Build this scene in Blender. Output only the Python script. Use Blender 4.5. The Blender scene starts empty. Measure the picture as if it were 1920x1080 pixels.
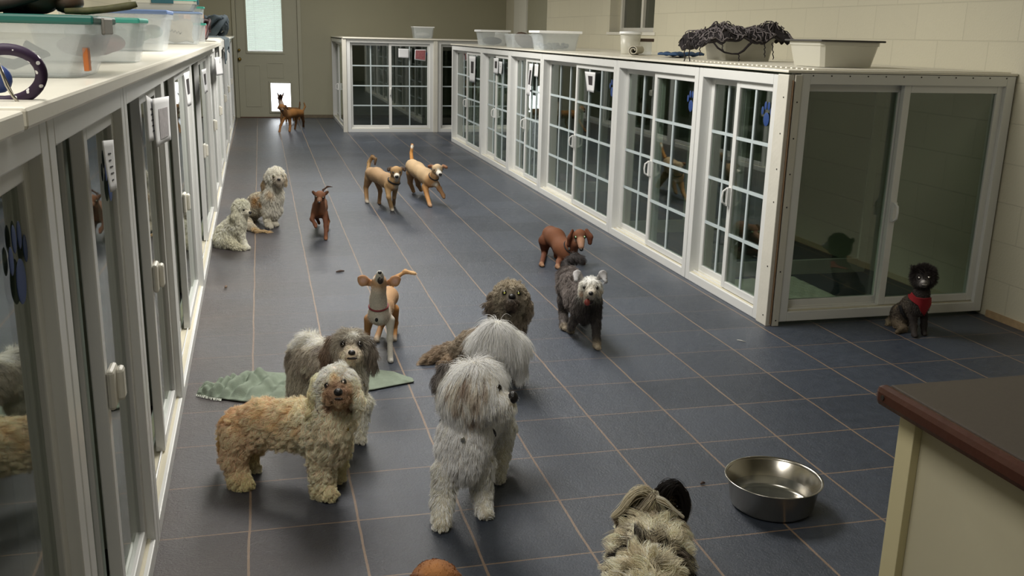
import bpy, bmesh, math, random
import numpy as np
from mathutils import Vector, Matrix
from mathutils.bvhtree import BVHTree
random.seed(7); RNG = np.random.default_rng(7)
S = bpy.context.scene
COL = S.collection

# ------------------------------------------------------------------ camera, sky, lamps, exposure
F = 1791.34
CAM = Vector((0.0853, -2.5361, 1.3743))
AX_R = Vector((0.9672, -0.2525, 0.0)); 
_yaw, _pit, _rol = -0.256224, 0.25891, 0.0242672
_f = Vector((-math.sin(_yaw)*math.cos(_pit), math.cos(_yaw)*math.cos(_pit), -math.sin(_pit)))
_r = Vector((math.cos(_yaw), math.sin(_yaw), 0)); _u = _r.cross(_f)
AX_R = _r*math.cos(_rol) + _u*math.sin(_rol)
AX_U = -_r*math.sin(_rol) + _u*math.cos(_rol)
AX_F = _f
cam = bpy.data.cameras.new('camera'); camo = bpy.data.objects.new('camera', cam); COL.objects.link(camo)
cam.lens = F/1920*36; cam.sensor_width = 36; cam.clip_start = .02
camo.matrix_world = Matrix(((AX_R.x, AX_U.x, -AX_F.x, CAM.x), (AX_R.y, AX_U.y, -AX_F.y, CAM.y), (AX_R.z, AX_U.z, -AX_F.z, CAM.z), (0, 0, 0, 1)))
S.camera = camo

w = bpy.data.worlds.new('sky'); S.world = w; w.use_nodes = True
w.node_tree.nodes['Background'].inputs[0].default_value = (.92, .96, 1, 1)
w.node_tree.nodes['Background'].inputs[1].default_value = 5.0

def lamp(x, y, z, sx, sy, power, col=(1, .965, .90)):
    l = bpy.data.lights.new('ceiling_or_fill_lamp', 'AREA'); l.shape = 'RECTANGLE'; l.size = sx; l.size_y = sy
    l.energy = power; l.color = col
    o = bpy.data.objects.new('ceiling_or_fill_lamp', l); o.location = (x, y, z); COL.objects.link(o)
lamp(0.75, 2.1, 2.66, .9, 1.3, 98)
lamp(0.85, 5.8, 2.66, .9, 1.3, 105)
lamp(0.9, 10.2, 2.66, .9, 1.3, 70)
lamp(-0.35, -1.3, 2.66, .9, 1.3, 34)  # added fill lamp without a fixture, brightens the cabinet face
S.view_settings.view_transform = 'Standard'; S.view_settings.look = 'None'
S.view_settings.gamma = 1; S.view_settings.exposure = 0.0; S.view_settings.use_curve_mapping = False
S.cycles.max_bounces = 8; S.cycles.transparent_max_bounces = 24; S.cycles.use_denoising = True
S.cycles.caustics_reflective = False; S.cycles.caustics_refractive = False

# ------------------------------------------------------------------ measuring helpers
def ray(px, py): return AX_F + AX_R*((px-960)/F) - AX_U*((py-540)/F)
def at(px, py, Y):
    d = ray(px, py); return CAM + d*((Y-CAM.y)/d.y)
def atx(px, py, X):
    d = ray(px, py); return CAM + d*((X-CAM.x)/d.x)
def fl(px, py, z=0.0):
    d = ray(px, py); return CAM + d*((z-CAM.z)/d.z)
def mpp(P): return (P-CAM).dot(AX_F)/F

# ------------------------------------------------------------------ materials
def lin(h):
    if isinstance(h, (tuple, list)): return tuple(h)
    h = h.lstrip('#'); o = []
    for i in (0, 2, 4):
        c = int(h[i:i+2], 16)/255
        o.append(c/12.92 if c <= .04045 else ((c+.055)/1.055)**2.4)
    return tuple(o)
MATS = {}
def mat(name, col='#808080', rough=.5, metal=0., noise=0., nscale=8., bump=0., bscale=60., spec=.5, alpha=None, trans=0.):
    if name in MATS: return MATS[name]
    m = bpy.data.materials.new(name); m.use_nodes = True; nt = m.node_tree; b = nt.nodes['Principled BSDF']
    c = lin(col)
    b.inputs['Roughness'].default_value = rough; b.inputs['Metallic'].default_value = metal
    b.inputs['Specular IOR Level'].default_value = spec
    tc = nt.nodes.new('ShaderNodeTexCoord')
    if True:
        n = nt.nodes.new('ShaderNodeTexNoise'); n.inputs['Scale'].default_value = nscale; n.inputs['Detail'].default_value = 5
        nt.links.new(tc.outputs['Object'], n.inputs['Vector'])
        mx = nt.nodes.new('ShaderNodeMix'); mx.data_type = 'RGBA'
        a = max(noise, .02)
        mx.inputs['A'].default_value = (*[v*(1-a) for v in c], 1); mx.inputs['B'].default_value = (*[min(1, v*(1+a)) for v in c], 1)
        nt.links.new(n.outputs['Fac'], mx.inputs['Factor']); nt.links.new(mx.outputs['Result'], b.inputs['Base Color'])
    if bump:
        n2 = nt.nodes.new('ShaderNodeTexNoise'); n2.inputs['Scale'].default_value = bscale; n2.inputs['Detail'].default_value = 4
        nt.links.new(tc.outputs['Object'], n2.inputs['Vector'])
        bp = nt.nodes.new('ShaderNodeBump'); bp.inputs['Strength'].default_value = bump; bp.inputs['Distance'].default_value = .01
        nt.links.new(n2.outputs['Fac'], bp.inputs['Height']); nt.links.new(bp.outputs['Normal'], b.inputs['Normal'])
    if alpha is not None:
        tr = nt.nodes.new('ShaderNodeBsdfTransparent'); ms = nt.nodes.new('ShaderNodeMixShader'); ms.inputs[0].default_value = alpha
        nt.links.new(tr.outputs[0], ms.inputs[1]); nt.links.new(b.outputs[0], ms.inputs[2])
        nt.links.new(ms.outputs[0], nt.nodes['Material Output'].inputs['Surface'])
    MATS[name] = m; return m

def glass_mat():
    m = bpy.data.materials.new('window_glass'); m.use_nodes = True; nt = m.node_tree; nt.nodes.remove(nt.nodes['Principled BSDF'])
    tr = nt.nodes.new('ShaderNodeBsdfTransparent'); tr.inputs[0].default_value = (.70, .76, .71, 1)
    gl = nt.nodes.new('ShaderNodeBsdfGlossy'); gl.inputs['Roughness'].default_value = .015; gl.inputs[0].default_value = (.95, .97, .95, 1)
    lw = nt.nodes.new('ShaderNodeLayerWeight'); lw.inputs[0].default_value = .5
    p = nt.nodes.new('ShaderNodeMath'); p.operation = 'POWER'; p.inputs[1].default_value = 4.5; nt.links.new(lw.outputs['Facing'], p.inputs[0])
    q = nt.nodes.new('ShaderNodeMath'); q.operation = 'MULTIPLY_ADD'; q.inputs[1].default_value = .85; q.inputs[2].default_value = .10; nt.links.new(p.outputs[0], q.inputs[0])
    ms = nt.nodes.new('ShaderNodeMixShader'); nt.links.new(q.outputs[0], ms.inputs[0]); nt.links.new(tr.outputs[0], ms.inputs[1]); nt.links.new(gl.outputs[0], ms.inputs[2])
    nt.links.new(ms.outputs[0], nt.nodes['Material Output'].inputs['Surface']); return m
GLASS = glass_mat()

def floor_mat():
    m = bpy.data.materials.new('slate_tile'); m.use_nodes = True; nt = m.node_tree; N = nt.nodes; L = nt.links; b = N['Principled BSDF']
    def M(op, a, b_=None, c=None):
        n = N.new('ShaderNodeMath'); n.operation = op
        for i, v in enumerate((a, b_, c)):
            if v is None: continue
            if isinstance(v, (int, float)): n.inputs[i].default_value = v
            else: L.new(v, n.inputs[i])
        return n.outputs[0]
    tc = N.new('ShaderNodeTexCoord')
    wob = N.new('ShaderNodeTexNoise'); wob.inputs['Scale'].default_value = 3.0; wob.inputs['Detail'].default_value = 3; L.new(tc.outputs['Object'], wob.inputs['Vector'])
    fine = N.new('ShaderNodeTexNoise'); fine.inputs['Scale'].default_value = 60; fine.inputs['Detail'].default_value = 3; L.new(tc.outputs['Object'], fine.inputs['Vector'])
    sp = N.new('ShaderNodeSeparateXYZ'); L.new(tc.outputs['Object'], sp.inputs[0])
    w1 = M('MULTIPLY', M('SUBTRACT', wob.outputs['Fac'], .5), .012)
    X = M('DIVIDE', M('ADD', sp.outputs['X'], w1), .305); Y = M('DIVIDE', M('ADD', sp.outputs['Y'], w1), .311)
    def edge(v, hw):
        fr = M('FRACT', v); d = M('MINIMUM', fr, M('SUBTRACT', 1.0, fr))
        return d
    ex = edge(X, 0); ey = edge(Y, 0)
    hwx = M('MULTIPLY_ADD', M('SUBTRACT', fine.outputs['Fac'], .5), .010, .0115)
    gx = M('LESS_THAN', ex, hwx); gy = M('LESS_THAN', ey, M('MULTIPLY', hwx, .72))
    idv = N.new('ShaderNodeCombineXYZ'); L.new(M('FLOOR', X), idv.inputs[0]); L.new(M('FLOOR', Y), idv.inputs[1])
    wn = N.new('ShaderNodeTexWhiteNoise'); L.new(idv.outputs[0], wn.inputs['Vector'])
    base = N.new('ShaderNodeMix'); base.data_type = 'RGBA'; base.inputs['A'].default_value = (*lin('#2c323c'), 1); base.inputs['B'].default_value = (*lin('#4a515e'), 1)
    mott = N.new('ShaderNodeTexNoise'); mott.inputs['Scale'].default_value = 22; mott.inputs['Detail'].default_value = 8; mott.inputs['Roughness'].default_value = .75; L.new(tc.outputs['Object'], mott.inputs['Vector'])
    L.new(M('ADD', M('MULTIPLY', wn.outputs['Value'], .45), M('MULTIPLY', M('SUBTRACT', mott.outputs['Fac'], .28), 1.3)), base.inputs['Factor'])
    # ground-in brown dirt along the left kennels and by the door
    dn = N.new('ShaderNodeTexNoise'); dn.inputs['Scale'].default_value = 1.7; dn.inputs['Detail'].default_value = 6; L.new(tc.outputs['Object'], dn.inputs['Vector'])
    dx = N.new('ShaderNodeMapRange'); L.new(sp.outputs['X'], dx.inputs[0]); dx.inputs[1].default_value = .55; dx.inputs[2].default_value = -.28
    dirt = M('MULTIPLY', M('MULTIPLY', dx.outputs[0], dn.outputs['Fac']), 1.1)
    d2 = N.new('ShaderNodeMix'); d2.data_type = 'RGBA'; d2.inputs['B'].default_value = (*lin('#54463b'), 1); L.new(dirt, d2.inputs['Factor']); L.new(base.outputs['Result'], d2.inputs['A'])
    grc = N.new('ShaderNodeMix'); grc.data_type = 'RGBA'; grc.inputs['A'].default_value = (*lin('#755e4f'), 1); grc.inputs['B'].default_value = (*lin('#9a8671'), 1); L.new(wob.outputs['Fac'], grc.inputs['Factor'])
    c1 = N.new('ShaderNodeMix'); c1.data_type = 'RGBA'; L.new(M('MULTIPLY', gx, .95), c1.inputs['Factor']); L.new(d2.outputs['Result'], c1.inputs['A']); L.new(grc.outputs['Result'], c1.inputs['B'])
    fade = N.new('ShaderNodeMapRange'); L.new(sp.outputs['Y'], fade.inputs[0]); fade.inputs[1].default_value = .6; fade.inputs[2].default_value = 2.6; fade.inputs[3].default_value = .95; fade.inputs[4].default_value = .12
    c2 = N.new('ShaderNodeMix'); c2.data_type = 'RGBA'; L.new(M('MULTIPLY', gy, fade.outputs[0]), c2.inputs['Factor']); L.new(c1.outputs['Result'], c2.inputs['A']); L.new(grc.outputs['Result'], c2.inputs['B'])
    L.new(c2.outputs['Result'], b.inputs['Base Color'])
    g = M('MAXIMUM', gx, gy)
    L.new(M('MULTIPLY_ADD', mott.outputs['Fac'], .3, .18), b.inputs['Roughness'])
    b.inputs['Specular IOR Level'].default_value = .5
    gr2 = N.new('ShaderNodeTexNoise'); gr2.inputs['Scale'].default_value = 130; gr2.inputs['Detail'].default_value = 5; gr2.inputs['Roughness'].default_value = .7; L.new(tc.outputs['Object'], gr2.inputs['Vector'])
    bp = N.new('ShaderNodeBump'); bp.inputs['Strength'].default_value = .8; bp.inputs['Distance'].default_value = .005
    L.new(M('SUBTRACT', M('ADD', M('MULTIPLY', mott.outputs['Fac'], .8), M('MULTIPLY', gr2.outputs['Fac'], .55)), M('MULTIPLY', g, .5)), bp.inputs['Height']); L.new(bp.outputs['Normal'], b.inputs['Normal'])
    return m

def block_mat(name, col, axis='x', jamb=.0):
    m = bpy.data.materials.new(name); m.use_nodes = True; nt = m.node_tree; N = nt.nodes; L = nt.links; b = N['Principled BSDF']
    tc = N.new('ShaderNodeTexCoord'); sp = N.new('ShaderNodeSeparateXYZ'); L.new(tc.outputs['Object'], sp.inputs[0])
    cb = N.new('ShaderNodeCombineXYZ'); L.new(sp.outputs['Y' if axis == 'x' else 'X'], cb.inputs[0]); L.new(sp.outputs['Z'], cb.inputs[1])
    br = N.new('ShaderNodeTexBrick'); L.new(cb.outputs[0], br.inputs['Vector'])
    c = lin(col)
    br.inputs['Color1'].default_value = (*c, 1); br.inputs['Color2'].default_value = (*[v*.965 for v in c], 1); br.inputs['Mortar'].default_value = (*[v*.86 for v in c], 1)
    br.inputs['Scale'].default_value = 1; br.inputs['Mortar Size'].default_value = .004; br.inputs['Mortar Smooth'].default_value = .4
    br.inputs['Brick Width'].default_value = .4; br.inputs['Row Height'].default_value = .2
    L.new(br.outputs['Color'], b.inputs['Base Color']); b.inputs['Roughness'].default_value = .55
    n = N.new('ShaderNodeTexNoise'); n.inputs['Scale'].default_value = 90; L.new(tc.outputs['Object'], n.inputs['Vector'])
    ad = N.new('ShaderNodeMath'); ad.operation = 'MULTIPLY_ADD'; ad.inputs[1].default_value = -1.2; L.new(br.outputs['Fac'], ad.inputs[0]); L.new(n.outputs['Fac'], ad.inputs[2])
    bp = N.new('ShaderNodeBump'); bp.inputs['Strength'].default_value = .35; bp.inputs['Distance'].default_value = .004; L.new(ad.outputs[0], bp.inputs['Height']); L.new(bp.outputs['Normal'], b.inputs['Normal'])
    return m

def vc_mat(name, rough=.75, bump=.25, bscale=180, spec=.25):
    m = bpy.data.materials.new(name); m.use_nodes = True; nt = m.node_tree; N = nt.nodes; L = nt.links; b = N['Principled BSDF']
    a = N.new('ShaderNodeAttribute'); a.attribute_name = 'Col'; 
    n = N.new('ShaderNodeTexNoise'); n.inputs['Scale'].default_value = bscale; n.inputs['Detail'].default_value = 3
    tc = N.new('ShaderNodeTexCoord'); L.new(tc.outputs['Object'], n.inputs['Vector'])
    mr = N.new('ShaderNodeMapRange'); mr.inputs[3].default_value = .82; mr.inputs[4].default_value = 1.18; L.new(n.outputs['Fac'], mr.inputs[0])
    mm = N.new('ShaderNodeVectorMath'); mm.operation = 'SCALE'; L.new(a.outputs['Color'], mm.inputs[0]); L.new(mr.outputs[0], mm.inputs['Scale'])
    L.new(mm.outputs[0], b.inputs['Base Color']); b.inputs['Roughness'].default_value = rough; b.inputs['Specular IOR Level'].default_value = spec
    bp = N.new('ShaderNodeBump'); bp.inputs['Strength'].default_value = bump; bp.inputs['Distance'].default_value = .002; L.new(n.outputs['Fac'], bp.inputs['Height']); L.new(bp.outputs['Normal'], b.inputs['Normal'])
    return m
COAT = vc_mat('dog_coat'); 
def hair_mat():
    m = bpy.data.materials.new('dog_fur'); m.use_nodes = True; nt = m.node_tree; N = nt.nodes; L = nt.links; b = N['Principled BSDF']
    a = N.new('ShaderNodeAttribute'); a.attribute_name = 'Col'; L.new(a.outputs['Color'], b.inputs['Base Color'])
    b.inputs['Roughness'].default_value = .6; b.inputs['Specular IOR Level'].default_value = .25
    return m
FUR = hair_mat()

WHITE = mat('white_vinyl', '#e2e3e1', .32, noise=.05, nscale=3)
WHITE_OLD = mat('worn_white_paint', '#d8d5ca', .45, noise=.10, nscale=9, bump=.1)
TRACK = mat('cream_track', '#d8d2bd', .4, noise=.08, nscale=14)
GRILLE = mat('grille_white', '#c3cfd2', .4)
DARK = mat('dark_screw', '#2a2622', .5)
PAPER = mat('note_paper', '#dfe0e2', .7)
BLUE = mat('blue_vinyl', '#22427f', .5)
BLACK = mat('black_print', '#1b1b1e', .6)

# ------------------------------------------------------------------ mesh helpers
def tag(o, label=None, cat=None, group=None, kind=None):
    if label: o['label'] = label
    if cat: o['category'] = cat
    if group: o['group'] = group
    if kind: o['kind'] = kind
    return o
def empty(name, loc, rz=0., label=None, cat=None, group=None):
    o = bpy.data.objects.new(name, None); o.location = loc; o.rotation_euler = (0, 0, rz); o.empty_display_size = .05
    COL.objects.link(o); return tag(o, label, cat, group)
class MB:
    def __init__(s): s.v = []; s.f = []
    def box(s, x0, x1, y0, y1, z0, z1):
        n = len(s.v); s.v += [(x, y, z) for z in (z0, z1) for y in (y0, y1) for x in (x0, x1)]
        s.f += [tuple(n+i for i in q) for q in ((0, 2, 3, 1), (4, 5, 7, 6), (0, 1, 5, 4), (2, 6, 7, 3), (0, 4, 6, 2), (1, 3, 7, 5))]; return s
    def frame(s, x0, x1, y0, y1, z0, z1, w, wb=None):
        wb = wb or w
        s.box(x0, x0+w, y0, y1, z0, z1); s.box(x1-w, x1, y0, y1, z0, z1)
        s.box(x0+w, x1-w, y0, y1, z0, z0+wb); s.box(x0+w, x1-w, y0, y1, z1-w, z1); return s
    def tube(s, pts, r, n=8, cap=True):
        pts = [Vector(p) for p in pts]; rs = r if isinstance(r, (list, tuple)) else [r]*len(pts)
        b = len(s.v); up = None
        for i, p in enumerate(pts):
            t = (pts[min(i+1, len(pts)-1)]-pts[max(i-1, 0)]).normalized()
            if up is None: up = t.orthogonal().normalized()
            up = (up-t*up.dot(t)); up = up.normalized() if up.length > 1e-6 else t.orthogonal().normalized()
            q = t.cross(up)
            for k in range(n):
                a = 2*math.pi*k/n; s.v.append(tuple(p+(up*math.cos(a)+q*math.sin(a))*rs[i]))
        for i in range(len(pts)-1):
            for k in range(n): s.f.append((b+i*n+k, b+i*n+(k+1) % n, b+(i+1)*n+(k+1) % n, b+(i+1)*n+k))
        if cap:
            s.f.append(tuple(b+k for k in range(n))[::-1]); s.f.append(tuple(b+(len(pts)-1)*n+k for k in range(n)))
        return s
    def lathe(s, prof, c=(0, 0, 0), n=48, closed=False):
        b = len(s.v)
        for r, z in prof:
            for k in range(n):
                a = 2*math.pi*k/n; s.v.append((c[0]+r*math.cos(a), c[1]+r*math.sin(a), c[2]+z))
        m = len(prof)
        for i in range(m-1 if not closed else m):
            j = (i+1) % m
            for k in range(n): s.f.append((b+i*n+k, b+i*n+(k+1) % n, b+j*n+(k+1) % n, b+j*n+k))
        return s
    def sphere(s, c, rx, ry=None, rz=None, n=14, m=9, M=None):
        ry = ry or rx; rz = rz or rx; b = len(s.v); c = Vector(c)
        for i in range(m+1):
            th = math.pi*i/m
            for k in range(n):
                a = 2*math.pi*k/n; p = Vector((rx*math.sin(th)*math.cos(a), ry*math.sin(th)*math.sin(a), rz*math.cos(th)))
                if M: p = M @ p
                s.v.append(tuple(c+p))
        for i in range(m):
            for k in range(n): s.f.append((b+i*n+k, b+(i+1)*n+k, b+(i+1)*n+(k+1) % n, b+i*n+(k+1) % n))
        return s
    def build(s, name, m, parent=None, bevel=0., smooth=False, loc=None, weld=False):
        me = bpy.data.meshes.new(name); me.from_pydata(s.v, [], s.f)
        bm = bmesh.new(); bm.from_mesh(me)
        if weld: bmesh.ops.remove_doubles(bm, verts=bm.verts, dist=1e-6)
        bmesh.ops.recalc_face_normals(bm, faces=bm.faces); bm.to_mesh(me); bm.free()
        for p in me.polygons: p.use_smooth = smooth
        me.materials.append(m); o = bpy.data.objects.new(name, me); COL.objects.link(o)
        if parent: o.parent = parent
        if loc: o.location = loc
        if bevel:
            b = o.modifiers.new('bevel', 'BEVEL'); b.width = bevel; b.segments = 2; b.limit_method = 'ANGLE'
        return o
def struct(name, mb, m, bevel=0.): return tag(mb.build(name, m, bevel=bevel), kind='structure')

# ------------------------------------------------------------------ room shell
BW = 13.45; XR = 3.74; XL = -1.5; YN = -3.2; ZC = 2.7
struct('floor', MB().box(XL-.2, 4.4, YN-.2, BW+.1, -.12, 0), floor_mat())
struct('ceiling', MB().box(XL-.2, 4.4, YN-.2, BW+.2, ZC, ZC+.1), mat('ceiling_paint', '#b9b6a6', .8))
wl = block_mat('block_paint_left', '#c9c4ae', 'x')
struct('wall_left', MB().box(XL-.2, XL, YN, BW+.2, 0, ZC), wl)
wr = MB().box(XR, XR+.25, YN, 6.31, 0, ZC).box(XR, XR+.25, 7.546, 9.95, 0, ZC).box(XR, XR+.25, 6.31, 7.546, 0, 1.43).box(XR, XR+.25, 6.31, 7.546, 2.3, ZC)
struct('wall_right', wr, block_mat('block_paint_right', '#cdc8b3', 'x'))
struct('wall_far_right', MB().box(4.06, 4.3, 9.95, BW+.2, 0, ZC).box(3.99, 4.3, 9.95, 9.96, 0, ZC), mat('far_panel_paint', '#dedac9', .6, noise=.05))
struct('wall_near', MB().box(XL-.2, 4.3, YN-.2, YN, 0, ZC), mat('near_wall_paint', '#a8a596', .7))
DX0, DX1 = -.262, .665
wb = MB().box(XL, DX0-.05, BW, BW+.2, 0, ZC).box(DX1+.03, 4.3, BW, BW+.2, 0, ZC).box(DX0-.05, DX1+.03, BW, BW+.2, 2.07, ZC)
WB = mat('back_wall_paint', '#a5a28c', .6, noise=.06, nscale=2)
struct('wall_back', wb, WB)
# far-right door panel and its white casing
struct('door_2', MB().box(4.02, 4.06, 10.75, 11.95, .02, 2.1), mat('grey_door_paint', '#a9a792', .5), .003)
struct('trim_1', MB().box(4.0, 4.06, 11.98, 12.7, 0, 2.2).box(4.0, 4.06, 10.6, 10.72, 0, 2.2), mat('casing_white', '#ecebe2', .5), .003)
# right wall window, recessed
wf = MB().frame(6.31, 7.546, 0, .05, 1.43, 2.3, .045)
def swap(mb, X):  # local (x along world y, y depth) -> world x offset
    mb.v = [(X+y, x, z) for (x, y, z) in mb.v]; return mb
wf.box(6.90, 6.95, 0, .05, 1.47, 2.26)
struct('window_1', swap(wf, XR+.12), WHITE_OLD, .003)
win2 = swap(MB().box(6.33, 7.52, 0, .004, 1.45, 2.28), XR+.15)
struct('window_2', win2, mat('dark_glazing', '#47493f', .12))
struct('trim_2', swap(MB().box(6.25, 7.6, -.012, .12, 1.40, 1.43), XR), WHITE_OLD, .003)
struct('baseboard_left', MB().box(XL, XL+.012, YN, BW, 0, .09), mat('baseboard_dark', '#6b665a', .6))
struct('baseboard_back', MB().box(DX1+.06, 4.0, BW-.012, BW, 0, .05), mat('baseboard_grime', '#6e6350', .7, noise=.3, nscale=20))
struct('baseboard_right', MB().box(XR-.012, XR, YN, 1.52, 0, .035), mat('rusty_base', '#a88f6d', .8, noise=.4, nscale=25))

# back door with blind and pet flap -------------------------------------------------
DP = mat('door_paint', '#a9a793', .45, noise=.04)
d = empty('door_1', (DX0, BW+.02, 0)); tag(d, kind='structure')
W = DX1-DX0
wx0, wx1, wz0, wz1 = -.112-DX0, .442-DX0, 1.012, 1.95
fx0, fx1, fz0, fz1 = .222-DX0, .532-DX0, .10, .545
s = MB()
xs_ = sorted({0, W, wx0, wx1, fx0, fx1}); zs_ = sorted({.012, 2.05, wz0, wz1, fz0, fz1})
for xa, xb in zip(xs_, xs_[1:]):
    for za, zb in zip(zs_, zs_[1:]):
        xm, zm = (xa+xb)/2, (za+zb)/2
        if (wx0 < xm < wx1 and wz0 < zm < wz1) or (fx0 < xm < fx1 and fz0 < zm < fz1): continue
        s.box(xa, xb, 0, .045, za, zb)
sl = s.build('slab', DP, d)
for x0, x1, z0, z1 in ((.10, .34, .17, .82), (.44, .70, .62, .86)):
    MB().frame(x0, x1, -.006, 0, z0, z1, .014).build('moulding', DP, d, .002)
MB().frame(wx0-.02, wx1+.02, -.012, 0, wz0-.02, wz1+.02, .03).build('window_trim', DP, d, .003)
MB().box(wx0, wx1, .022, .026, wz0, wz1).build('pane', GLASS, d)
blind = mat('blind_white', '#f2f2ee', .6)
nt = blind.node_tree; tl = nt.nodes.new('ShaderNodeBsdfTranslucent'); tl.inputs[0].default_value = (.9, .9, .9, 1); ms = nt.nodes.new('ShaderNodeMixShader'); ms.inputs[0].default_value = .5
nt.links.new(nt.nodes['Principled BSDF'].outputs[0], ms.inputs[1]); nt.links.new(tl.outputs[0], ms.inputs[2]); nt.links.new(ms.outputs[0], nt.nodes['Material Output'].inputs[0])
s = MB(); z = wz0+.035
while z < wz1-.06: s.box(wx0+.012, wx1-.006, .012, .0128, z, z+.0165); z += .018
bl = s.build('blind', blind, d)
MB().tube([(wx0+.13, .008, wz0+.03), (wx0+.13, .008, wz1)], .0015, 5).tube([(wx1-.12, .008, wz0+.03), (wx1-.12, .008, wz1)], .0015, 5).build('blind_cord', WHITE, bl)
MB().box(wx0+.008, wx1-.004, .006, .018, wz0+.01, wz0+.03).build('blind_rail', WHITE, bl)
MB().frame(fx0-.03, fx1+.03, -.014, 0, fz0-.03, fz1+.03, .034).build('pet_flap_frame', DP, d, .006)
brass = mat('old_brass', '#a8904e', .3, .9)
for zz, r in ((.905, .027), (1.045, .021)):
    k = MB().lathe([(0, -.058), (r*.7, -.055), (r, -.042), (r*.95, -.03), (r*.4, -.022), (r*.4, -.008), (r*1.05, -.006), (r*1.05, 0), (0, 0)], n=20)
    k.v = [(x+.028, z_, y+zz) for (x, y, z_) in k.v]
    k.build('doorknob' if zz < 1 else 'deadbolt', brass, d, smooth=True)
struct('trim_3', MB().box(DX0-.06, DX0-.004, BW-.03, BW+.16, 0, 2.07).box(DX1+.004, DX1+.06, BW-.03, BW+.16, 0, 2.07).box(DX0-.06, DX1+.06, BW-.03, BW+.16, 2.052, 2.1).box(DX0-.02, DX0+.01, BW+.066, BW+.1, 0, 2.07).box(DX1-.01, DX1+.02, BW+.066, BW+.1, 0, 2.07), DP, .003)
struct('trim_4', MB().box(DX0, DX1, BW-.02, BW+.08, 0, .012), mat('threshold_dirt', '#5a4030', .7, noise=.4, nscale=30))

# ------------------------------------------------------------------ kennels with sliding glass fronts
HK = 1.222
def kennel(name, label, loc, rz, W, cols=2, rows=4, H=HK, handle='pull', depth=1.2, side=True, paw=False, group=None, base=0.0, fw=.05):
    t = empty(name, loc, rz, label, 'kennel', group)
    fr = MB().frame(0, W, 0, .095, base, H, fw, .05)
    fr.box(fw, W-fw, .028, .034, base+.05, base+.062).box(fw, W-fw, .058, .064, base+.05, base+.062)
    fr.build('frame', WHITE, t, bevel=.003)
    MB().box(fw, W-fw, .012, .088, base+.0505, base+.052).build('track', TRACK, t)
    z0, z1 = base+.056, H-fw+.002
    mid = W/2
    sw = .038
    def sash(nm, x0, x1, y0, y1, handle_side):
        f = MB().frame(x0, x1, y0, y1, z0, z1, sw).build(nm, WHITE, t, bevel=.003)
        ym = (y0+y1)/2
        MB().box(x0+sw-.002, x1-sw+.002, ym-.003, ym+.001, z0+sw-.002, z1-sw+.002).build('pane', GLASS, f)
        if cols:
            g = MB(); wx = (x1-x0-2*sw)/cols; wz = (z1-z0-2*sw)/rows
            for i in range(1, cols): x = x0+sw+i*wx; g.box(x-.0085, x+.0085, ym-.010, ym-.0035, z0+sw, z1-sw)
            for j in range(1, rows): z = z0+sw+j*wz; g.box(x0+sw, x1-sw, ym-.0105, ym-.0035, z-.0085, z+.0085)
            g.build('grille', GRILLE, f)
        return f
    sash('fixed_panel', fw-.004, mid+.02, .060, .086, 0)
    sd = sash('sliding_door', mid-.02, W-fw+.004, .020, .048, 1)
    zh = .56
    if handle == 'pull':
        MB().box(mid-.012, mid+.010, .002, .020, zh-.05, zh+.05).tube([(mid-.002, .004, zh-.045), (mid-.002, -.018, zh-.03), (mid-.002, -.022, zh), (mid-.002, -.018, zh+.03), (mid-.002, .004, zh+.045)], .006, 8).build('handle', WHITE, sd, bevel=.002)
    else:
        MB().box(mid-.018, mid+.052, .004, .020, zh+.02, zh+.11).box(mid+.018, mid+.056, -.010, .006, zh+.028, zh+.102).build('handle', WHITE_OLD, sd, bevel=.009)
    if paw:
        c = (W-fw-.085, .028, z1-sw-.11)
        p = MB(); 
        def disc(cx, cz, rx, rz_):
            q = MB().sphere((0, 0, 0), rx, .0015, rz_, 14, 8); p.f += [tuple(i+len(p.v) for i in f) for f in q.f]; p.v += [(cx+a, c[1]-.001+b, cz+cc) for a, b, cc in q.v]
        disc(c[0], c[2]-.028, .030, .034)
        for dx, dz in ((-.043, .012), (-.016, .038), (.016, .038), (.043, .012)): disc(c[0]+dx, c[2]+dz, .0125, .021)
        p.build('paw_decal', BLUE, sd, smooth=True)
    # rear box of the kennel: floor rail, back rail and the partition to the next kennel
    if side:
        pt = MB().frame(.01, .04, .11, depth, base+.0, H-.02, .0001) if False else MB()
        pt.v = []; pt.f = []
        def P(y0, y1, za, zb): pt.box(.006, .036, y0, y1, za, zb)
        P(.096, .15, 0, H-.02); P(depth-.06, depth-.005, 0, H-.02); P(.15, depth-.06, 0, .09); P(.15, depth-.06, H-.11, H-.02)
        pt.box(.006, .036, depth/2-.03, depth/2+.03, .09, H-.11)
        p = pt.build('partition', WHITE_OLD, t, bevel=.002)
        MB().box(.018, .023, .15, depth-.06, .09, H-.11).build('partition_pane', GLASS, p)
    return t

R90 = math.pi/2
right_units = [(9.95, 8.2, 2, 'farthest white sliding-glass kennel in the right-hand row'), (8.2, 6.92, 2, 'second white gridded kennel from the back of the right-hand row'),
    (6.92, 5.75, 3, 'white gridded kennel third from the back, just before the widest one of the right-hand row'), (5.75, 3.88, 3, 'widest white gridded kennel in the right-hand row, six panes across'),
    (3.88, 2.55, 2, 'white gridded kennel under the frayed black blanket, dog reflected in its glass'), (2.55, 1.662, 2, 'narrow white gridded kennel at the near corner of the right-hand row')]
for i, (ya, yb, cols, lab) in enumerate(right_units):
    kennel('glass_front_kennel', lab, (2.478, ya-.004, 0), -R90, ya-yb-.008, cols, 4, paw=i >= 3, group='kennels of the right-hand row')
big = kennel('glass_front_kennel', 'large ungridded glass-front kennel facing the room beside the sitting black dog', (2.535, 1.56, 0), 0, 1.195, 0, 0, depth=1.0, side=False, H=1.232, base=.018)
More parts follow.
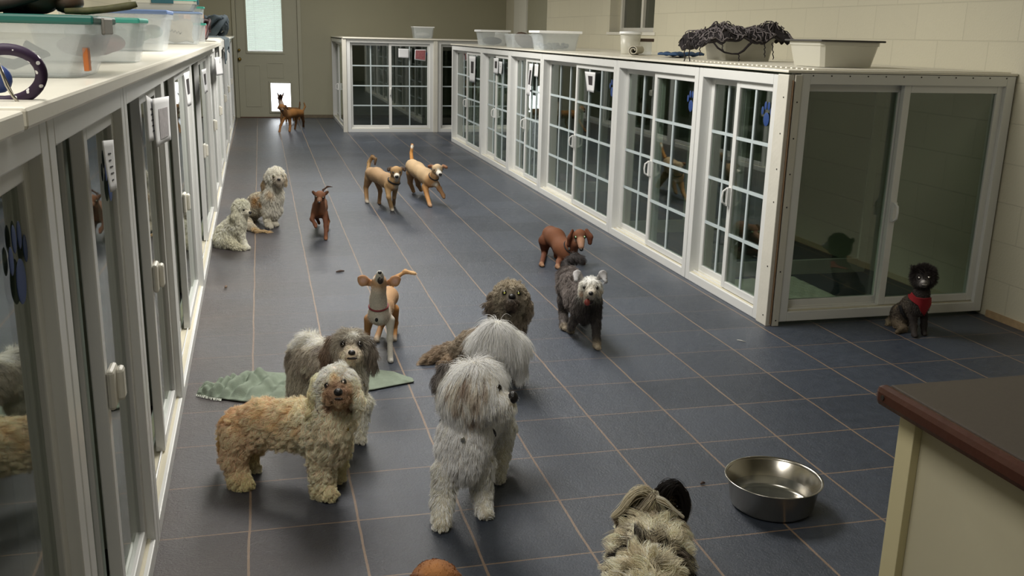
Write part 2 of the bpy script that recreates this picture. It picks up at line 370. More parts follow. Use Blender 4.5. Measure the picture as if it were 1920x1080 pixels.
for i in range(12):
    MB().sphere((.06+i*.098, -.001, 1.222), .0035, .003, .0035, 8, 5).build('screw', DARK, big)
# corner post
cp = empty('corner_post', (2.49, 1.56, 0), 0, 'yellowed white corner post with screws between the narrow kennel and the large glass kennel', 'post')
MB().box(-.022, .008, .0, .100, .0, 1.225).box(.008, .044, -.012, .0, 0, 1.225).build('post_body', WHITE_OLD, cp, bevel=.003)
MB().box(-.0015, .002, -.0135, .0, .01, 1.2).build('seam', mat('crack_brown', '#5f4a32', .8), cp)
for z in (.05, .30, .62, .78, .95, 1.12):
    MB().sphere((-.0225, .03, z), .003, .004, .004, 8, 5).build('screw', DARK, cp)
    MB().sphere((.026, -.0125, z-.02), .004, .003, .004, 8, 5).build('screw', DARK, cp)
# far block
fb = [(1.232, 2.44, 'white gridded double kennel against the back wall, in the middle of the room end'), (2.50, 3.70, 'white gridded kennel partly hidden behind the right-hand row at the back')]
for i, (x0, x1, lab) in enumerate(fb):
    kennel('glass_front_kennel', lab, (x0, 11.12-.0*i, 0), 0, x1-x0, 2, 4, H=1.272, depth=2.2, side=i == 1, paw=i == 0)
cpo = MB().box(2.44, 2.50, 11.10, 11.16, 0, 1.27)
tag(cpo.build('frame_post', WHITE_OLD, bevel=.003), 'narrow white post joining the two kennels at the back wall', 'post')
t = kennel('glass_front_kennel', 'white framed glass side of the back kennel block, next to the back door', (1.19, BW-.01, 0), -R90, BW-.01-11.23, 0, 0, H=1.262, depth=1.2, side=False)
tag(MB().box(1.17, 1.228, 11.10, 11.165, 0, 1.268).build('frame_post', WHITE_OLD, bevel=.003), 'white corner post of the back kennel block with a dark scuffed foot', 'post')
# left row
SK = math.radians(.0)
def lx(y): return -.238 - .0072*max(0, y+.2)
lefts = [(-.92, -2.25, 'nearest white kennel on the left with a blue paw on its glass'), (-.03, -.92, 'white left-hand kennel with a long note hanging on its glass'), (1.02, -.03, 'white left-hand kennel with a dog photo and note taped on its door'),
    (2.66, 1.02, 'white left-hand kennel just nearer than the one the fluffy dog leans on'), (4.86, 2.66, 'white left-hand kennel beside the sitting fluffy white dog'), (6.05, 4.86, 'white left-hand kennel halfway down the row'),
    (7.7, 6.05, 'white left-hand kennel under the stacked teal-lidded boxes end'), (9.4, 7.7, 'white left-hand kennel third from the back door'), (11.2, 9.4, 'white left-hand kennel second from the back door'), (13.1, 11.2, 'white left-hand kennel next to the back door')]
for i, (yb, ya, lab) in enumerate(lefts):
    x0 = lx(ya); ang = math.atan2(-(lx(yb)-lx(ya)), yb-ya)
    kennel('glass_front_kennel', lab, (x0, ya+.003, 0), R90+ang, yb-ya-.006, 0, 0, H=1.235, handle='latch', paw=i < 2, group='kennels of the left-hand row', depth=1.15)
# roofs
ROOF = mat('roof_board', '#e9e5d8', .30, noise=.08, nscale=6, bump=.1, bscale=14)
s = MB(); 
ys = [-2.45, -1.045, -1.03, 1.0, 3.0, 5.6]
tag(MB().box(-1.49, -.215, -2.6, -1.165, 1.237, 1.265).build('kennel_roof', ROOF, bevel=.004), 'nearest section of the white kennel top on the left, before the brown gap', 'roof board')
tag(MB().box(-1.49, -.215, -1.148, 5.6, 1.237, 1.268).build('kennel_roof', ROOF, bevel=.006), 'long bright white top board over the left kennels, carrying the clear boxes', 'roof board')
tag(MB().box(-1.49, -.285, 5.61, 13.1, 1.237, 1.262).build('kennel_roof', ROOF, bevel=.004), 'far part of the white top over the left kennels, draped with cloths', 'roof board')
s = MB().box(2.462, 3.735, 1.556, 9.96, 1.234, 1.246)
y = 1.6
while y < 3.0: s.box(2.62, 3.73, y, y+.018, 1.246, 1.252); y += .05
tag(s.build('kennel_roof', ROOF, bevel=.002), 'white ribbed top over the whole right-hand kennel row', 'roof board')
tag(MB().box(1.18, 4.0, 11.09, BW-.001, 1.274, 1.292).build('kennel_roof', ROOF, bevel=.003), 'white top of the kennel block at the back wall', 'roof board')
# fleece mat
def mat_mesh(x0, x1, y0, y1, z, h, n=40):
    s = MB()
    for j in range(n+1):
        for i in range(n+1):
            u, v = i/n, j/n; e = min(u, 1-u, v, 1-v)
            x = x0+(x1-x0)*u+.012*math.sin(v*40+u*3)*(1-min(1, e*8)); y = y0+(y1-y0)*v+.012*math.sin(u*37)*(1-min(1, e*8))
            s.v.append((x, y, z+h*min(1, e*14)**.5+.004*math.sin(u*50)*math.sin(v*43)*min(1, e*14)))
    for j in range(n):
        for i in range(n): a = j*(n+1)+i; s.f.append((a, a+1, a+n+2, a+n+1))
    return s
tag(mat_mesh(2.60, 3.12, 1.72, 2.40, .001, .03).build('fleece_mat', mat('fleece', '#d9d8c6', .95, noise=.15, nscale=40, bump=.6, bscale=120), smooth=True), 'off-white fleece mat lying inside the large glass kennel', 'mat')

# ------------------------------------------------------------------ animals: smooth-union bodies, surface nets, combed fur
def snets(f, org, h):
    s = f < 0
    c = np.zeros(tuple(n-1 for n in f.shape), np.int8)
    for dx in (0, 1):
        for dy in (0, 1):
            for dz in (0, 1): c += s[dx:dx+c.shape[0], dy:dy+c.shape[1], dz:dz+c.shape[2]]
    act = np.argwhere((c > 0) & (c < 8)); n = len(act)
    idx = -np.ones(c.shape, np.int64); idx[tuple(act.T)] = np.arange(n)
    acc = np.zeros((n, 3)); cnt = np.zeros(n)
    for ax in range(3):
        o1, o2 = [a for a in range(3) if a != ax]
        for p in (0, 1):
            for q in (0, 1):
                A = act.copy(); A[:, o1] += p; A[:, o2] += q; B = A.copy(); B[:, ax] += 1
                fa = f[tuple(A.T)]; fb = f[tuple(B.T)]; m = (fa < 0) != (fb < 0)
                t = fa[m]/(fa[m]-fb[m]); P = A[m].astype(float); P[:, ax] += t; acc[m] += P; cnt[m] += 1
    V = acc/cnt[:, None]*h+org
    faces = []
    for ax in range(3):
        a, b = [(1, 2), (2, 0), (0, 1)][ax]
        sl0 = [slice(None)]*3; sl1 = [slice(None)]*3; sl0[ax] = slice(0, -1); sl1[ax] = slice(1, None)
        E = np.argwhere(s[tuple(sl0)] != s[tuple(sl1)])
        E = E[(E[:, a] > 0) & (E[:, b] > 0) & (E[:, a] < c.shape[a]) & (E[:, b] < c.shape[b])]
        neg = s[tuple(E.T)]
        q = []
        for da, db in ((1, 1), (0, 1), (0, 0), (1, 0)):
            X = E.copy(); X[:, a] -= da; X[:, b] -= db; q.append(idx[tuple(X.T)])
        Q = np.stack(q, 1); Q[~neg] = Q[~neg][:, ::-1]; faces.append(Q)
    return V, np.concatenate(faces)

def vnoise(P, s, seed=0):
    r = np.random.default_rng(seed); o = np.zeros(len(P))
    for i in range(5):
        d = r.normal(size=3); d /= np.linalg.norm(d); ph = r.uniform(0, 6.28, 2)
        e = r.normal(size=3); e /= np.linalg.norm(e)
        o += np.sin(P@d*s*(1+.35*i)+ph[0]+1.7*np.sin(P@e*s*.6+ph[1]))
    return o/5

class Dog:
    def __init__(s, name, label, h=.0065, group=None, cat='dog', curl_bump=0., bscale=60.):
        s.name, s.label, s.h, s.group, s.cat = name, label, h, group, cat
        s.clipx = None; s.P = []; s.marks = []; s.parts = []; s.cb = curl_bump; s.bs = bscale; s.head = None
    def N(s, n):
        if isinstance(n[0], str):
            P = fl(n[1], n[2]); r = n[3]*mpp(P); return P+Vector((0, 0, r*.82)), r
        if isinstance(n[0], Vector): return n[0], n[1]
        P = at(n[0], n[1], n[2]); return P, n[3]*mpp(P)
    def chain(s, nodes, col, fur=.0, k=.02, flat=None, flow=None, tip=None, lay=.7):
        L = [s.N(n) for n in nodes]
        cols = [lin(col)]*len(L) if tip is None else [tuple(np.array(lin(col))*(1-t)+np.array(lin(tip))*t) for t in np.linspace(0, 1, len(L))]
        if len(L) == 1: L = L*2; cols = cols*2
        for (a, ra), (b, rb), ca, cb in zip(L, L[1:], cols, cols[1:]):
            ra, rb = max(ra*.55, ra-fur*.30), max(rb*.55, rb-fur*.30); fd = Vector(flow) if flow else (b-a)
            if fd.length < 1e-5: fd = Vector((0, 0, -1))
            s.P.append(dict(a=np.array(a), b=np.array(b), ra=ra, rb=rb, ca=np.array(ca), cb=np.array(cb), fur=fur, k=k, flat=flat, flow=np.array(fd.normalized()), lay=lay))
        return L
    def leg(s, nodes, col, fur=0., heading=(0, -1), k=.014, paw=None, pawlen=.9):
        L = s.chain(nodes, col, fur, k, flow=(0, 0, -1))
        c, r = L[-1]; hd = Vector((*heading, 0)).normalized()
        s.chain([(c+Vector((0, 0, -r*.08)), r*.92), (c+hd*r*pawlen+Vector((0, 0, -r*.2)), r*.72)], paw or col, fur*.5, .006, flow=(hd.x, hd.y, -.2))
        for q in (-1, 0, 1):   # toes
            side = Vector((-hd.y, hd.x, 0))*q*r*.5
            s.chain([(c+hd*r*(pawlen+.18-.12*abs(q))+side+Vector((0, 0, -r*.42)), r*.36)], paw or col, fur*.3, .003, flow=(hd.x, hd.y, -.3))
    def mark(s, px, py, Y, r, col, soft=.5): s.marks.append((px, py, Y, r, np.array(lin(col)), soft))
    def dist(s, X, p):
        ab = p['b']-p['a']; L2 = ab@ab; q = X-p['a']
        t = np.clip(q@ab/L2, 0, 1) if L2 > 1e-10 else np.zeros(len(X))
        v = q-t[:, None]*ab
        if p['flat'] is not None:
            n = np.array(Vector(p['flat'][:3]).normalized()); f = p['flat'][3]; v = v+np.outer(v@n, n)*(1/f-1)
            return (np.linalg.norm(v, axis=1)-(p['ra']*(1-t)+p['rb']*t))*max(f, .5), t
        return np.linalg.norm(v, axis=1)-(p['ra']*(1-t)+p['rb']*t), t
    def build(s):
        h = s.h
        lo = np.min([np.minimum(p['a']-p['ra'], p['b']-p['rb']) for p in s.P], axis=0)-.03; hi = np.max([np.maximum(p['a']+p['ra'], p['b']+p['rb']) for p in s.P], axis=0)+.03
        sh = np.ceil((hi-lo)/h).astype(int)+1; f = np.full(sh, .08)
        ax = [lo[i]+h*np.arange(sh[i]) for i in range(3)]
        for p in s.P:
            m = max(p['ra'], p['rb'])+.05
            l = np.clip(((np.minimum(p['a'], p['b'])-m-lo)/h).astype(int), 0, sh-1); u = np.clip(((np.maximum(p['a'], p['b'])+m-lo)/h).astype(int)+2, 1, sh)
            G = np.stack(np.meshgrid(*[ax[i][l[i]:u[i]] for i in range(3)], indexing='ij'), -1); shp = G.shape[:3]
            dd = s.dist(G.reshape(-1, 3), p)[0].reshape(shp); sub = f[l[0]:u[0], l[1]:u[1], l[2]:u[2]]
            k = p['k']; hh = np.maximum(k-np.abs(sub-dd), 0)/k; f[l[0]:u[0], l[1]:u[1], l[2]:u[2]] = np.minimum(sub, dd)-hh*hh*k*.25
        if s.cb:
            G = np.stack(np.meshgrid(*ax, indexing='ij'), -1).reshape(-1, 3); f -= (s.cb*vnoise(G, s.bs, 3)).reshape(f.shape)
        Z = ax[2][None, None, :]; f = np.maximum(f, .0015-Z+0*f)
        if s.clipx is not None: f = np.maximum(f, s.clipx-ax[0][:, None, None]+0*f)
        f[0], f[-1] = .1, .1; f[:, 0] = .1; f[:, -1] = .1; f[:, :, 0] = .1; f[:, :, -1] = .1
        V, Q = snets(f, lo, h)
        D = np.stack([s.dist(V, p)[0] for p in s.P], 1); T = np.stack([s.dist(V, p)[1] for p in s.P], 1)
        Wt = np.exp(-(D-D.min(1, keepdims=True))/.007); Wt /= Wt.sum(1, keepdims=True)
        ca = np.stack([p['ca'] for p in s.P]); cb = np.stack([p['cb'] for p in s.P])
        C = np.einsum('vp,vpc->vc', Wt, ca[None]*(1-T[..., None])+cb[None]*T[..., None])
        s.tree = BVHTree.FromPolygons([Vector(v) for v in V], [tuple(q) for q in Q])
        for px, py, Y, r, col, soft in s.marks:
            hh_ = s.hit(px, py); c = hh_[0] if hh_ else at(px, py, Y); r = r*mpp(c); c = np.array(c)
            d_ = np.linalg.norm(V-c, axis=1)+r*.25*vnoise(V, 90, 5); w_ = np.clip((r-d_)/(r*soft)+.0, 0, 1)[:, None]; C = C*(1-w_)+col*w_
        C *= (1+.09*vnoise(V, 55, 9))[:, None]; C = np.clip(C, 0, 1)
        s.furl = Wt@np.array([p['fur'] for p in s.P]); s.flow = Wt@np.stack([p['flow'] for p in s.P]); s.layv = Wt@np.array([p['lay'] for p in s.P])
        base = V[V[:, 2] < V[:, 2].min()+.03].mean(0); s.base = Vector((base[0], base[1], 0))
        root = empty(s.name, s.base, 0, s.label, s.cat, s.group); s.root = root
        me = bpy.data.meshes.new('body'); Vl = V-np.array(s.base)
        me.vertices.add(len(V)); me.vertices.foreach_set('co', Vl.astype(np.float32).ravel())
        me.loops.add(len(Q)*4); me.loops.foreach_set('vertex_index', Q.astype(np.int32).ravel())
        me.polygons.add(len(Q)); me.polygons.foreach_set('loop_start', np.arange(0, len(Q)*4, 4, dtype=np.int32)); me.polygons.foreach_set('loop_total', np.full(len(Q), 4, np.int32))
        me.update(calc_edges=True); me.validate()
        me.polygons.foreach_set('use_smooth', np.ones(len(me.polygons), bool))
        at_ = me.attributes.new('Col', 'FLOAT_COLOR', 'POINT'); at_.data.foreach_set('color', np.c_[C, np.ones(len(C))].astype(np.float32).ravel())
        me.materials.append(COAT); o = bpy.data.objects.new('body', me); COL.objects.link(o); o.parent = root; s.body = o
        s.V, s.Q, s.C = V, Q, C
        n = np.zeros_like(V); a, b, c, d = (V[Q[:, i]] for i in range(4)); fn = np.cross(c-a, d-b); s.fa = np.linalg.norm(fn, axis=1)
        for i in range(4): np.add.at(n, Q[:, i], fn)
        s.Nv = n/np.maximum(np.linalg.norm(n, axis=1, keepdims=True), 1e-9)
        return s
    def hit(s, px, py):
        h = s.tree.ray_cast(CAM, ray(px, py).normalized())
        return (h[0], h[1]) if h[0] is not None else None
    def eye(s, px, py, r, shine='#e9e6da', pr=.5):
        h = s.hit(px, py)
        if not h: return
        P = h[0]; R = r*mpp(P); g = ray(px, py).normalized()
        c = P+g*R*.35
        e = MB().sphere(c-s.base, R, n=14, m=9).build('eye', mat('eye_dark', '#17100c', .08, spec=.8), s.root, smooth=True)
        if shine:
            MB().sphere(c-g*R*.74-s.base, R*pr*.72, n=10, m=7).build('painted_eyeshine', mat('eyeshine_'+shine[1:], shine, .15), e, smooth=True)  # coloured bead stands in for light reflected back by the eye
    def nose(s, px, py, r, asp=.8, out=.1):
        h = s.hit(px, py)
        if not h: return
        P = h[0]; R = r*mpp(P); g = ray(px, py).normalized()
        n = MB().sphere(P-g*R*out-s.base, R, R, R*asp, n=14, m=9)
        n.build('nose', mat('nose_black', '#141112', .3, bump=.3, bscale=300), s.root, smooth=True)
    def blob(s, name, px, py, rx, rz, m, depth=.5, out=0.):
        h = s.hit(px, py)
        if not h: return
        P = h[0]; q = mpp(P); g = ray(px, py).normalized()
        M = Matrix((AX_R, AX_F, AX_U)).transposed()
        MB().sphere(P-g*rx*q*out-s.base, rx*q, min(rx, rz)*q*depth, rz*q, n=14, m=9, M=M).build(name, m, s.root, smooth=True)
    def collar(s, a, b, t, extra, m, rr=.004, tagc=None, tagpx=None, name='collar'):
        (A, ra), (B, rb) = s.N(a), s.N(b); c = A.lerp(B, t); r = (ra*(1-t)+rb*t)*mul if False else (ra*(1-t)+rb*t)+extra
        ax = (B-A).normalized(); u = ax.orthogonal().normalized(); v = ax.cross(u)
        pts = [c+(u*math.cos(q)+v*math.sin(q))*r-s.base for q in np.linspace(0, 2*math.pi, 29)]
        k = MB().tube(pts, rr, 8, cap=False).build(name, m, s.root, smooth=True)
        if tagc:
            h = s.hit(*tagpx)
            if h:
                P = h[0]-ray(*tagpx).normalized()*.012-s.base
                MB().sphere(P, .007, .0025, .009).build('name_tag', tagc, k, smooth=True)
    def fur(s, n=12000, seg=6, rad=.0007, curl=0., cf=2.2, clump=.5, ng=900, grav=.35, jit=.25, sc=1., shade=.22, seed=1, lay=1., avoid=(), gain=1.45, streak=None):
        r = np.random.default_rng(seed)
        area = s.fa*np.maximum(s.furl[s.Q].mean(1), 0)**.5; area[s.furl[s.Q].mean(1) < .002] = 0
        cen = s.V[s.Q].mean(1)
        for px, py, rp in avoid:
            h = s.hit(px, py)
            if h: area[np.linalg.norm(cen-np.array(h[0]), axis=1) < rp*mpp(h[0])] = 0
        fi = r.choice(len(s.Q), n, p=area/area.sum())
        uv = r.random((n, 2)); w4 = np.stack([(1-uv[:, 0])*(1-uv[:, 1]), uv[:, 0]*(1-uv[:, 1]), uv[:, 0]*uv[:, 1], (1-uv[:, 0])*uv[:, 1]], 1)
        Qf = s.Q[fi]
        def bl(A): return (A[Qf]*w4[..., None]).sum(1) if A.ndim == 2 else (A[Qf]*w4).sum(1)
        P = bl(s.V); Nn = bl(s.Nv); Fl = bl(s.flow); Ln = bl(s.furl)*sc*r.uniform(.65, 1.2, n); Cc = bl(s.C); Ly = bl(s.layv)*lay
        Fl = Fl-Nn*(Fl*Nn).sum(1, keepdims=True)*.8
        Dv = Nn*(1-Ly)[:, None]*.9+Fl*Ly[:, None]+r.normal(size=(n, 3))*jit*.5+np.stack([vnoise(P, 38, k) for k in (11, 12, 13)], 1)*jit
        Dv += Nn*.12
        Dv /= np.linalg.norm(Dv, axis=1, keepdims=True)
        t = np.linspace(0, 1, seg); X = np.zeros((n, seg, 3)); X[:, 0] = P-Nn*.001; d_ = Dv.copy(); g = np.array([0, 0, -1.])
        step = Ln/(seg-1)
        for i in range(1, seg):
            d_ = d_+g*grav*(1.6/seg); d_ /= np.linalg.norm(d_, axis=1, keepdims=True); X[:, i] = X[:, i-1]+d_*step[:, None]
        if clump:
            gi = r.choice(n, min(ng, n), replace=False); gd = P[gi]; near = np.empty(n, int)
            for a in range(0, n, 4000):
                near[a:a+4000] = ((P[a:a+4000, None]-gd[None])**2).sum(-1).argmin(1)
            G = X[gi][near]; off = (X-P[:, None])-(G-P[gi][near][:, None]); wgt = (t**1.1*clump)[None, :, None]
            Xc = G+(P-P[gi][near])[:, None]*1.0
            X = X*(1-wgt)+ (Xc*(1-.75*wgt)+G*.75*wgt)*wgt if False else X*(1-wgt)+G*wgt
            ph = r.uniform(0, 6.28, len(gi))[near]+r.normal(size=n)*.35
        else: ph = r.uniform(0, 6.28, n)
        if curl:
            u = np.cross(Dv, g); u /= np.maximum(np.linalg.norm(u, axis=1, keepdims=True), 1e-6); v = np.cross(Dv, u)
            an = ph[:, None]+t[None]*cf*2*math.pi; amp = (curl*np.minimum(1, Ln/.02))[:, None]*t[None]**.7
            X += u[:, None]*(np.cos(an)*amp)[..., None]+v[:, None]*(np.sin(an)*amp)[..., None]
        X[..., 2] = np.maximum(X[..., 2], .0015)
        if streak:
            pal = np.array([lin(c) for c in streak]); m = np.clip(r.normal(.22, .2, (len(gi), 1)), 0, .7); lum = Cc.mean(1)
            pc = pal[r.integers(0, len(pal), len(gi))]; Cc = Cc*(1-m[near])+pc[near]*m[near]
        Cc = np.clip(Cc*gain*(1+r.normal(size=(n, 1))*shade), 0, .95)
        hc = bpy.data.hair_curves.new('fur'); hc.add_curves([seg]*n)
        hc.attributes['position'].data.foreach_set('vector', (X-np.array(s.base)).astype(np.float32).ravel())
        ra = hc.attributes.get('radius') or hc.attributes.new('radius', 'FLOAT', 'POINT')
        ra.data.foreach_set('value', np.tile(rad*(1-.85*t**2), n).astype(np.float32))
        ca = hc.attributes.new('Col', 'FLOAT_COLOR', 'CURVE'); ca.data.foreach_set('color', np.c_[Cc, np.ones(n)].astype(np.float32).ravel())
        hc.materials.append(FUR); o = bpy.data.objects.new('fur', hc); COL.objects.link(o); o.parent = s.root
        return s
TONGUE = mat('tongue_red', '#8e4038', .45)
BLKFAB = mat('black_webbing', '#141316', .7)
GOLD = mat('gold_tag', '#a98d3c', .3, .8)
SILV = mat('steel_tag', '#b8b8b4', .3, .9)
MOUTH = mat('mouth_dark', '#1c1211', .5)

# ---- cream curly dog, foreground left
D = Dog('curly_dog', 'cream curly-coated dog standing sideways in the left foreground, tan face to the camera', curl_bump=.0035, bscale=75)
C1 = '#dec6ac'; C1b = '#ecd8c2'
D.chain([(452, 800, .37, 40), (490, 792, .34, 42), (545, 792, .29, 42), (598, 796, .23, 46)], '#cfa98c', .030, .03, flow=(-.5, .1, -.6), tip='#d9bda2')
D.chain([(600, 800, .21, 44), (628, 770, .17, 38), (634, 745, .17, 36)], '#dabfa6', .034, .03, flow=(0, -.2, -1))
D.chain([(622, 830, .17, 36), (625, 800, .14, 34)], '#d6bba2', .03, .03, flow=(0, 0, -1))
D.chain([(629, 726, .17, 41), (632, 720, .16, 38)], C1b, .024, .02, flow=(0, .25, -.5), lay=.6)
D.chain([(633, 738, .105, 27), (635, 745, .065, 19)], '#9c8266', .013, .015, flow=(0, -.2, -1))
D.chain([(598, 712, .18, 14), (590, 742, .17, 15), (590, 770, .17, 13)], '#d3bc98', .03, .014, flow=(0, 0, -1))
D.chain([(660, 716, .13, 12), (669, 742, .12, 14), (670, 768, .12, 12)], C1, .03, .014, flow=(0, 0, -1))
D.leg([(600, 836, .19, 30), (604, 880, .175, 24), ('F', 605, 932, 23)], '#d6bca2', .022, (.6, -.8), paw='#cfbd99')
D.leg([(640, 836, .27, 22), (634, 870, .27, 16), ('F', 627, 903, 15)], '#c2b592', .02, (.8, -.6), paw='#cfc09e')
D.leg([(448, 822, .33, 36), (438, 858, .32, 25), (446, 885, .31, 20), ('F', 447, 914, 21)], '#cfae92', .022, (.8, -.6), paw='#cfbb90')
D.leg([(478, 822, .41, 28), (464, 855, .42, 18), ('F', 474, 884, 13)], '#b9a67f', .018, (.8, -.6), paw='#d2c7a9')
D.chain([(424, 796, .40, 14), (417, 830, .42, 10), (417, 858, .42, 7)], '#c9ab79', .03, .014, flow=(0, .1, -1), tip='#b98d5c')
D.mark(632, 732, .08, 34, '#7d6450', .5); D.mark(634, 760, .08, 15, '#b3a184', .6); D.mark(617, 758, .09, 11, '#5f4736', .6); D.mark(652, 756, .07, 11, '#6a5040', .6); D.mark(613, 723, .1, 10, '#5e4231', .7); D.mark(643, 716, .1, 10, '#5e4231', .7)
D.mark(629, 707, .12, 8, '#c0a482', .6)
for q in ((455, 790, 18), (490, 775, 14), (520, 790, 18), (560, 800, 14), (430, 780, 12), (545, 770, 12)): D.mark(q[0], q[1], .27, q[2]*1.3, '#c3a27a', .95)
D.build()
D.eye(613.5, 723, 6, '#d9a596', .4); D.eye(643.5, 716, 6.5, '#fff0e2', .5); D.nose(634, 735, 8.5, .85)
D.blob('mouth', 635, 748, 8, 2.6, MOUTH)
D.collar((600, 800, .2, 36), (628, 768, .17, 36), .95, .004, mat('maroon_collar', '#4c2430', .6), .005, GOLD, (650, 805))
D.fur(60000, 9, .00045, curl=.0065, cf=1.15, clump=.66, ng=1500, grav=.55, jit=.34, gain=1.75, shade=.16, sc=1.15, seed=1, avoid=((613, 723, 8), (643, 716, 8.5), (634, 735, 11)))

# ---- grey and white shaggy dog behind it
D = Dog('shaggy_dog', 'grey and white shaggy dog with dark eye patches standing just behind the cream dog', curl_bump=.002)
G = '#7d756b'; Wt = '#c4c0b2'
D.chain([(568, 672, .86, 34), (600, 668, .78, 36), (640, 700, .66, 36)], '#9a9388', .03, .03, flow=(-.2, .2, -.7))
D.chain([(570, 690, .85, 32), (572, 715, .85, 28)], '#a39e90', .03, .03, flow=(0, 0, -1))
D.chain([(652, 735, .60, 38), (655, 700, .58, 34), (655, 672, .57, 30)], '#b4b0a4', .03, .025, flow=(0, -.1, -1))
D.chain([(655, 652, .57, 35), (656, 648, .555, 33)], '#8b857b', .028, .02, flow=(0, .1, -.8), lay=.5)
D.chain([(659, 664, .50, 20), (659, 668, .46, 14)], '#c2b5a3', .012, .014, flow=(0, -.1, -1))
D.chain([(622, 638, .58, 13), (612, 662, .57, 14), (610, 686, .57, 11)], '#6b5c50', .034, .012, flow=(0, 0, -1), tip='#5c4d42')
D.chain([(688, 640, .55, 12), (698, 664, .54, 13), (699, 688, .54, 11)], '#5f5850', .034, .012, flow=(0, 0, -1))
D.leg([(682, 755, .56, 20), (678, 790, .56, 14), ('F', 673, 830, 14)], '#c6c1b0', .022, (.4, -.9))
D.leg([(640, 760, .6, 22), (640, 800, .6, 15), ('F', 641, 838, 14)], '#b9b4a4', .02, (.4, -.9))
D.leg([(562, 720, .86, 26), (556, 745, .9, 18), ('F', 560, 782, 15)], '#a9a596', .026, (.5, -.8))
D.leg([(590, 720, .82, 24), (588, 750, .84, 16), ('F', 592, 786, 14)], '#9c9788', .024, (.5, -.8))
D.chain([(560, 652, .88, 20), (575, 640, .84, 20), (590, 645, .8, 18)], '#d2cec2', .035, .02, flow=(-.2, .1, -.5))
D.mark(590, 638, .74, 24, '#d9d6cb', .8); D.mark(600, 655, .74, 14, '#77706a', .8); D.mark(545, 665, .8, 18, '#6f675c', .8)
D.mark(575, 690, .78, 16, '#b5b09f', .8)
D.mark(643, 646, .5, 12, '#25201e', .7); D.mark(675, 646, .5, 12, '#25201e', .7); D.mark(661, 628, .53, 13, '#cfccc2', .8)
D.mark(659, 672, .45, 13, '#c9b79f', .5); D.mark(661, 650, .5, 5, '#b8b3a8', .6)
D.build()
D.eye(643.5, 646, 6, '#ece8e0', .35); D.eye(674, 646, 6, '#ece8e0', .35); D.nose(659.5, 661, 7, .7); D.blob('mouth', 660, 672, 10, 2.5, MOUTH)
D.collar((652, 735, .6, 30), (655, 700, .58, 32), .95, .006, BLKFAB, .005, GOLD, (681, 720))
D.fur(38000, 7, .0005, curl=.002, cf=1.0, clump=.45, ng=1600, gain=1.8, grav=.5, jit=.3, seed=2, avoid=((643, 646, 12), (674, 646, 12), (660, 661, 13)))

# ---- howling tan and white chihuahua mix
D = Dog('small_dog', 'tan and white short-haired dog with big ears howling with its nose in the air', h=.0045)
D.chain([(729, 552, 1.74, 15), (728, 556, 1.62, 17), (716, 578, 1.48, 20), (711, 590, 1.44, 20)], '#ac8a68', .004, .03)
D.chain([(711, 588, 1.42, 21), (709, 562, 1.40, 15), (710, 543, 1.37, 15)], '#bdb4a8', .005, .02, flow=(0, 0, -1))
D.chain([(711, 530, 1.37, 15), (711, 527, 1.36, 14)], '#c09468', .004, .012)
D.chain([(712, 520, 1.33, 9), (712, 513, 1.295, 6.2)], '#cfcac0', .002, .010)
D.chain([(713, 527, 1.30, 5), (713, 522, 1.275, 3.6)], '#c9c4b8', .002, .006)
D.chain([(695, 531, 1.385, 7), (681, 526, 1.37, 11), (676, 521, 1.37, 6)], '#b98c68', .002, .005, flat=(.1, -1, .1, .22))
D.chain([(729, 531, 1.385, 7), (740, 527, 1.37, 11), (746, 522, 1.37, 6)], '#b98c68', .002, .005, flat=(-.1, -1, .1, .22))
D.leg([(732, 600, 1.42, 9), (731, 635, 1.40, 5.5), ('F', 732, 679, 6)], '#c4c0b6', .003, (.1, -1), paw='#d6d3cb')
D.leg([(692, 598, 1.46, 10), (688, 625, 1.5, 5.5), ('F', 690, 650, 5.5)], '#a87a4c', .003, (.1, -1))
D.leg([(722, 588, 1.72, 10), (716, 608, 1.76, 5.5), ('F', 706, 641, 6)], '#a9825c', .003, (.1, -1), paw='#c8c0b0')
D.leg([(738, 580, 1.74, 11), (741, 606, 1.80, 5.5), ('F', 739, 639, 5.5)], '#b5814c', .003, (.1, -1), paw='#c8c0b0')
D.chain([(732, 540, 1.80, 5), (745, 519, 1.84, 4.5), (760, 509, 1.84, 4.5), (778, 513, 1.82, 4)], '#b98750', .008, .010, tip='#c8a880')
D.mark(711, 600, 1.38, 15, '#cfcac0', .7); D.mark(712, 527, 1.30, 7, '#d0cbc2', .6); D.mark(699, 590, 1.40, 9, '#c0b7a8', .8)
D.mark(681, 527, 1.35, 7, '#cda694', .6); D.mark(741, 528, 1.35, 7, '#cda694', .6); D.mark(712, 521, 1.28, 4.5, '#1c1412', .6); D.mark(700, 521, 1.33, 5, '#d8d4cc', .6); D.mark(722, 519, 1.33, 5, '#d8d4cc', .6)
D.build()
D.eye(699, 518, 3.4, '#9ac46a', .45); D.eye(723, 516, 3.4, '#5a6a4a', .4); D.nose(712, 511, 4, .8); D.blob('mouth', 713, 526, 5.5, 7, MOUTH, .6)
D.collar((711, 588, 1.42, 20), (709, 562, 1.40, 15), .55, .001, mat('red_collar', '#7c2f33', .6), .004, BLKFAB, (706, 600))
D.fur(9000, 3, .0006, clump=0, grav=.1, jit=.15, seed=3, avoid=((699, 518, 5), (723, 516, 5)))

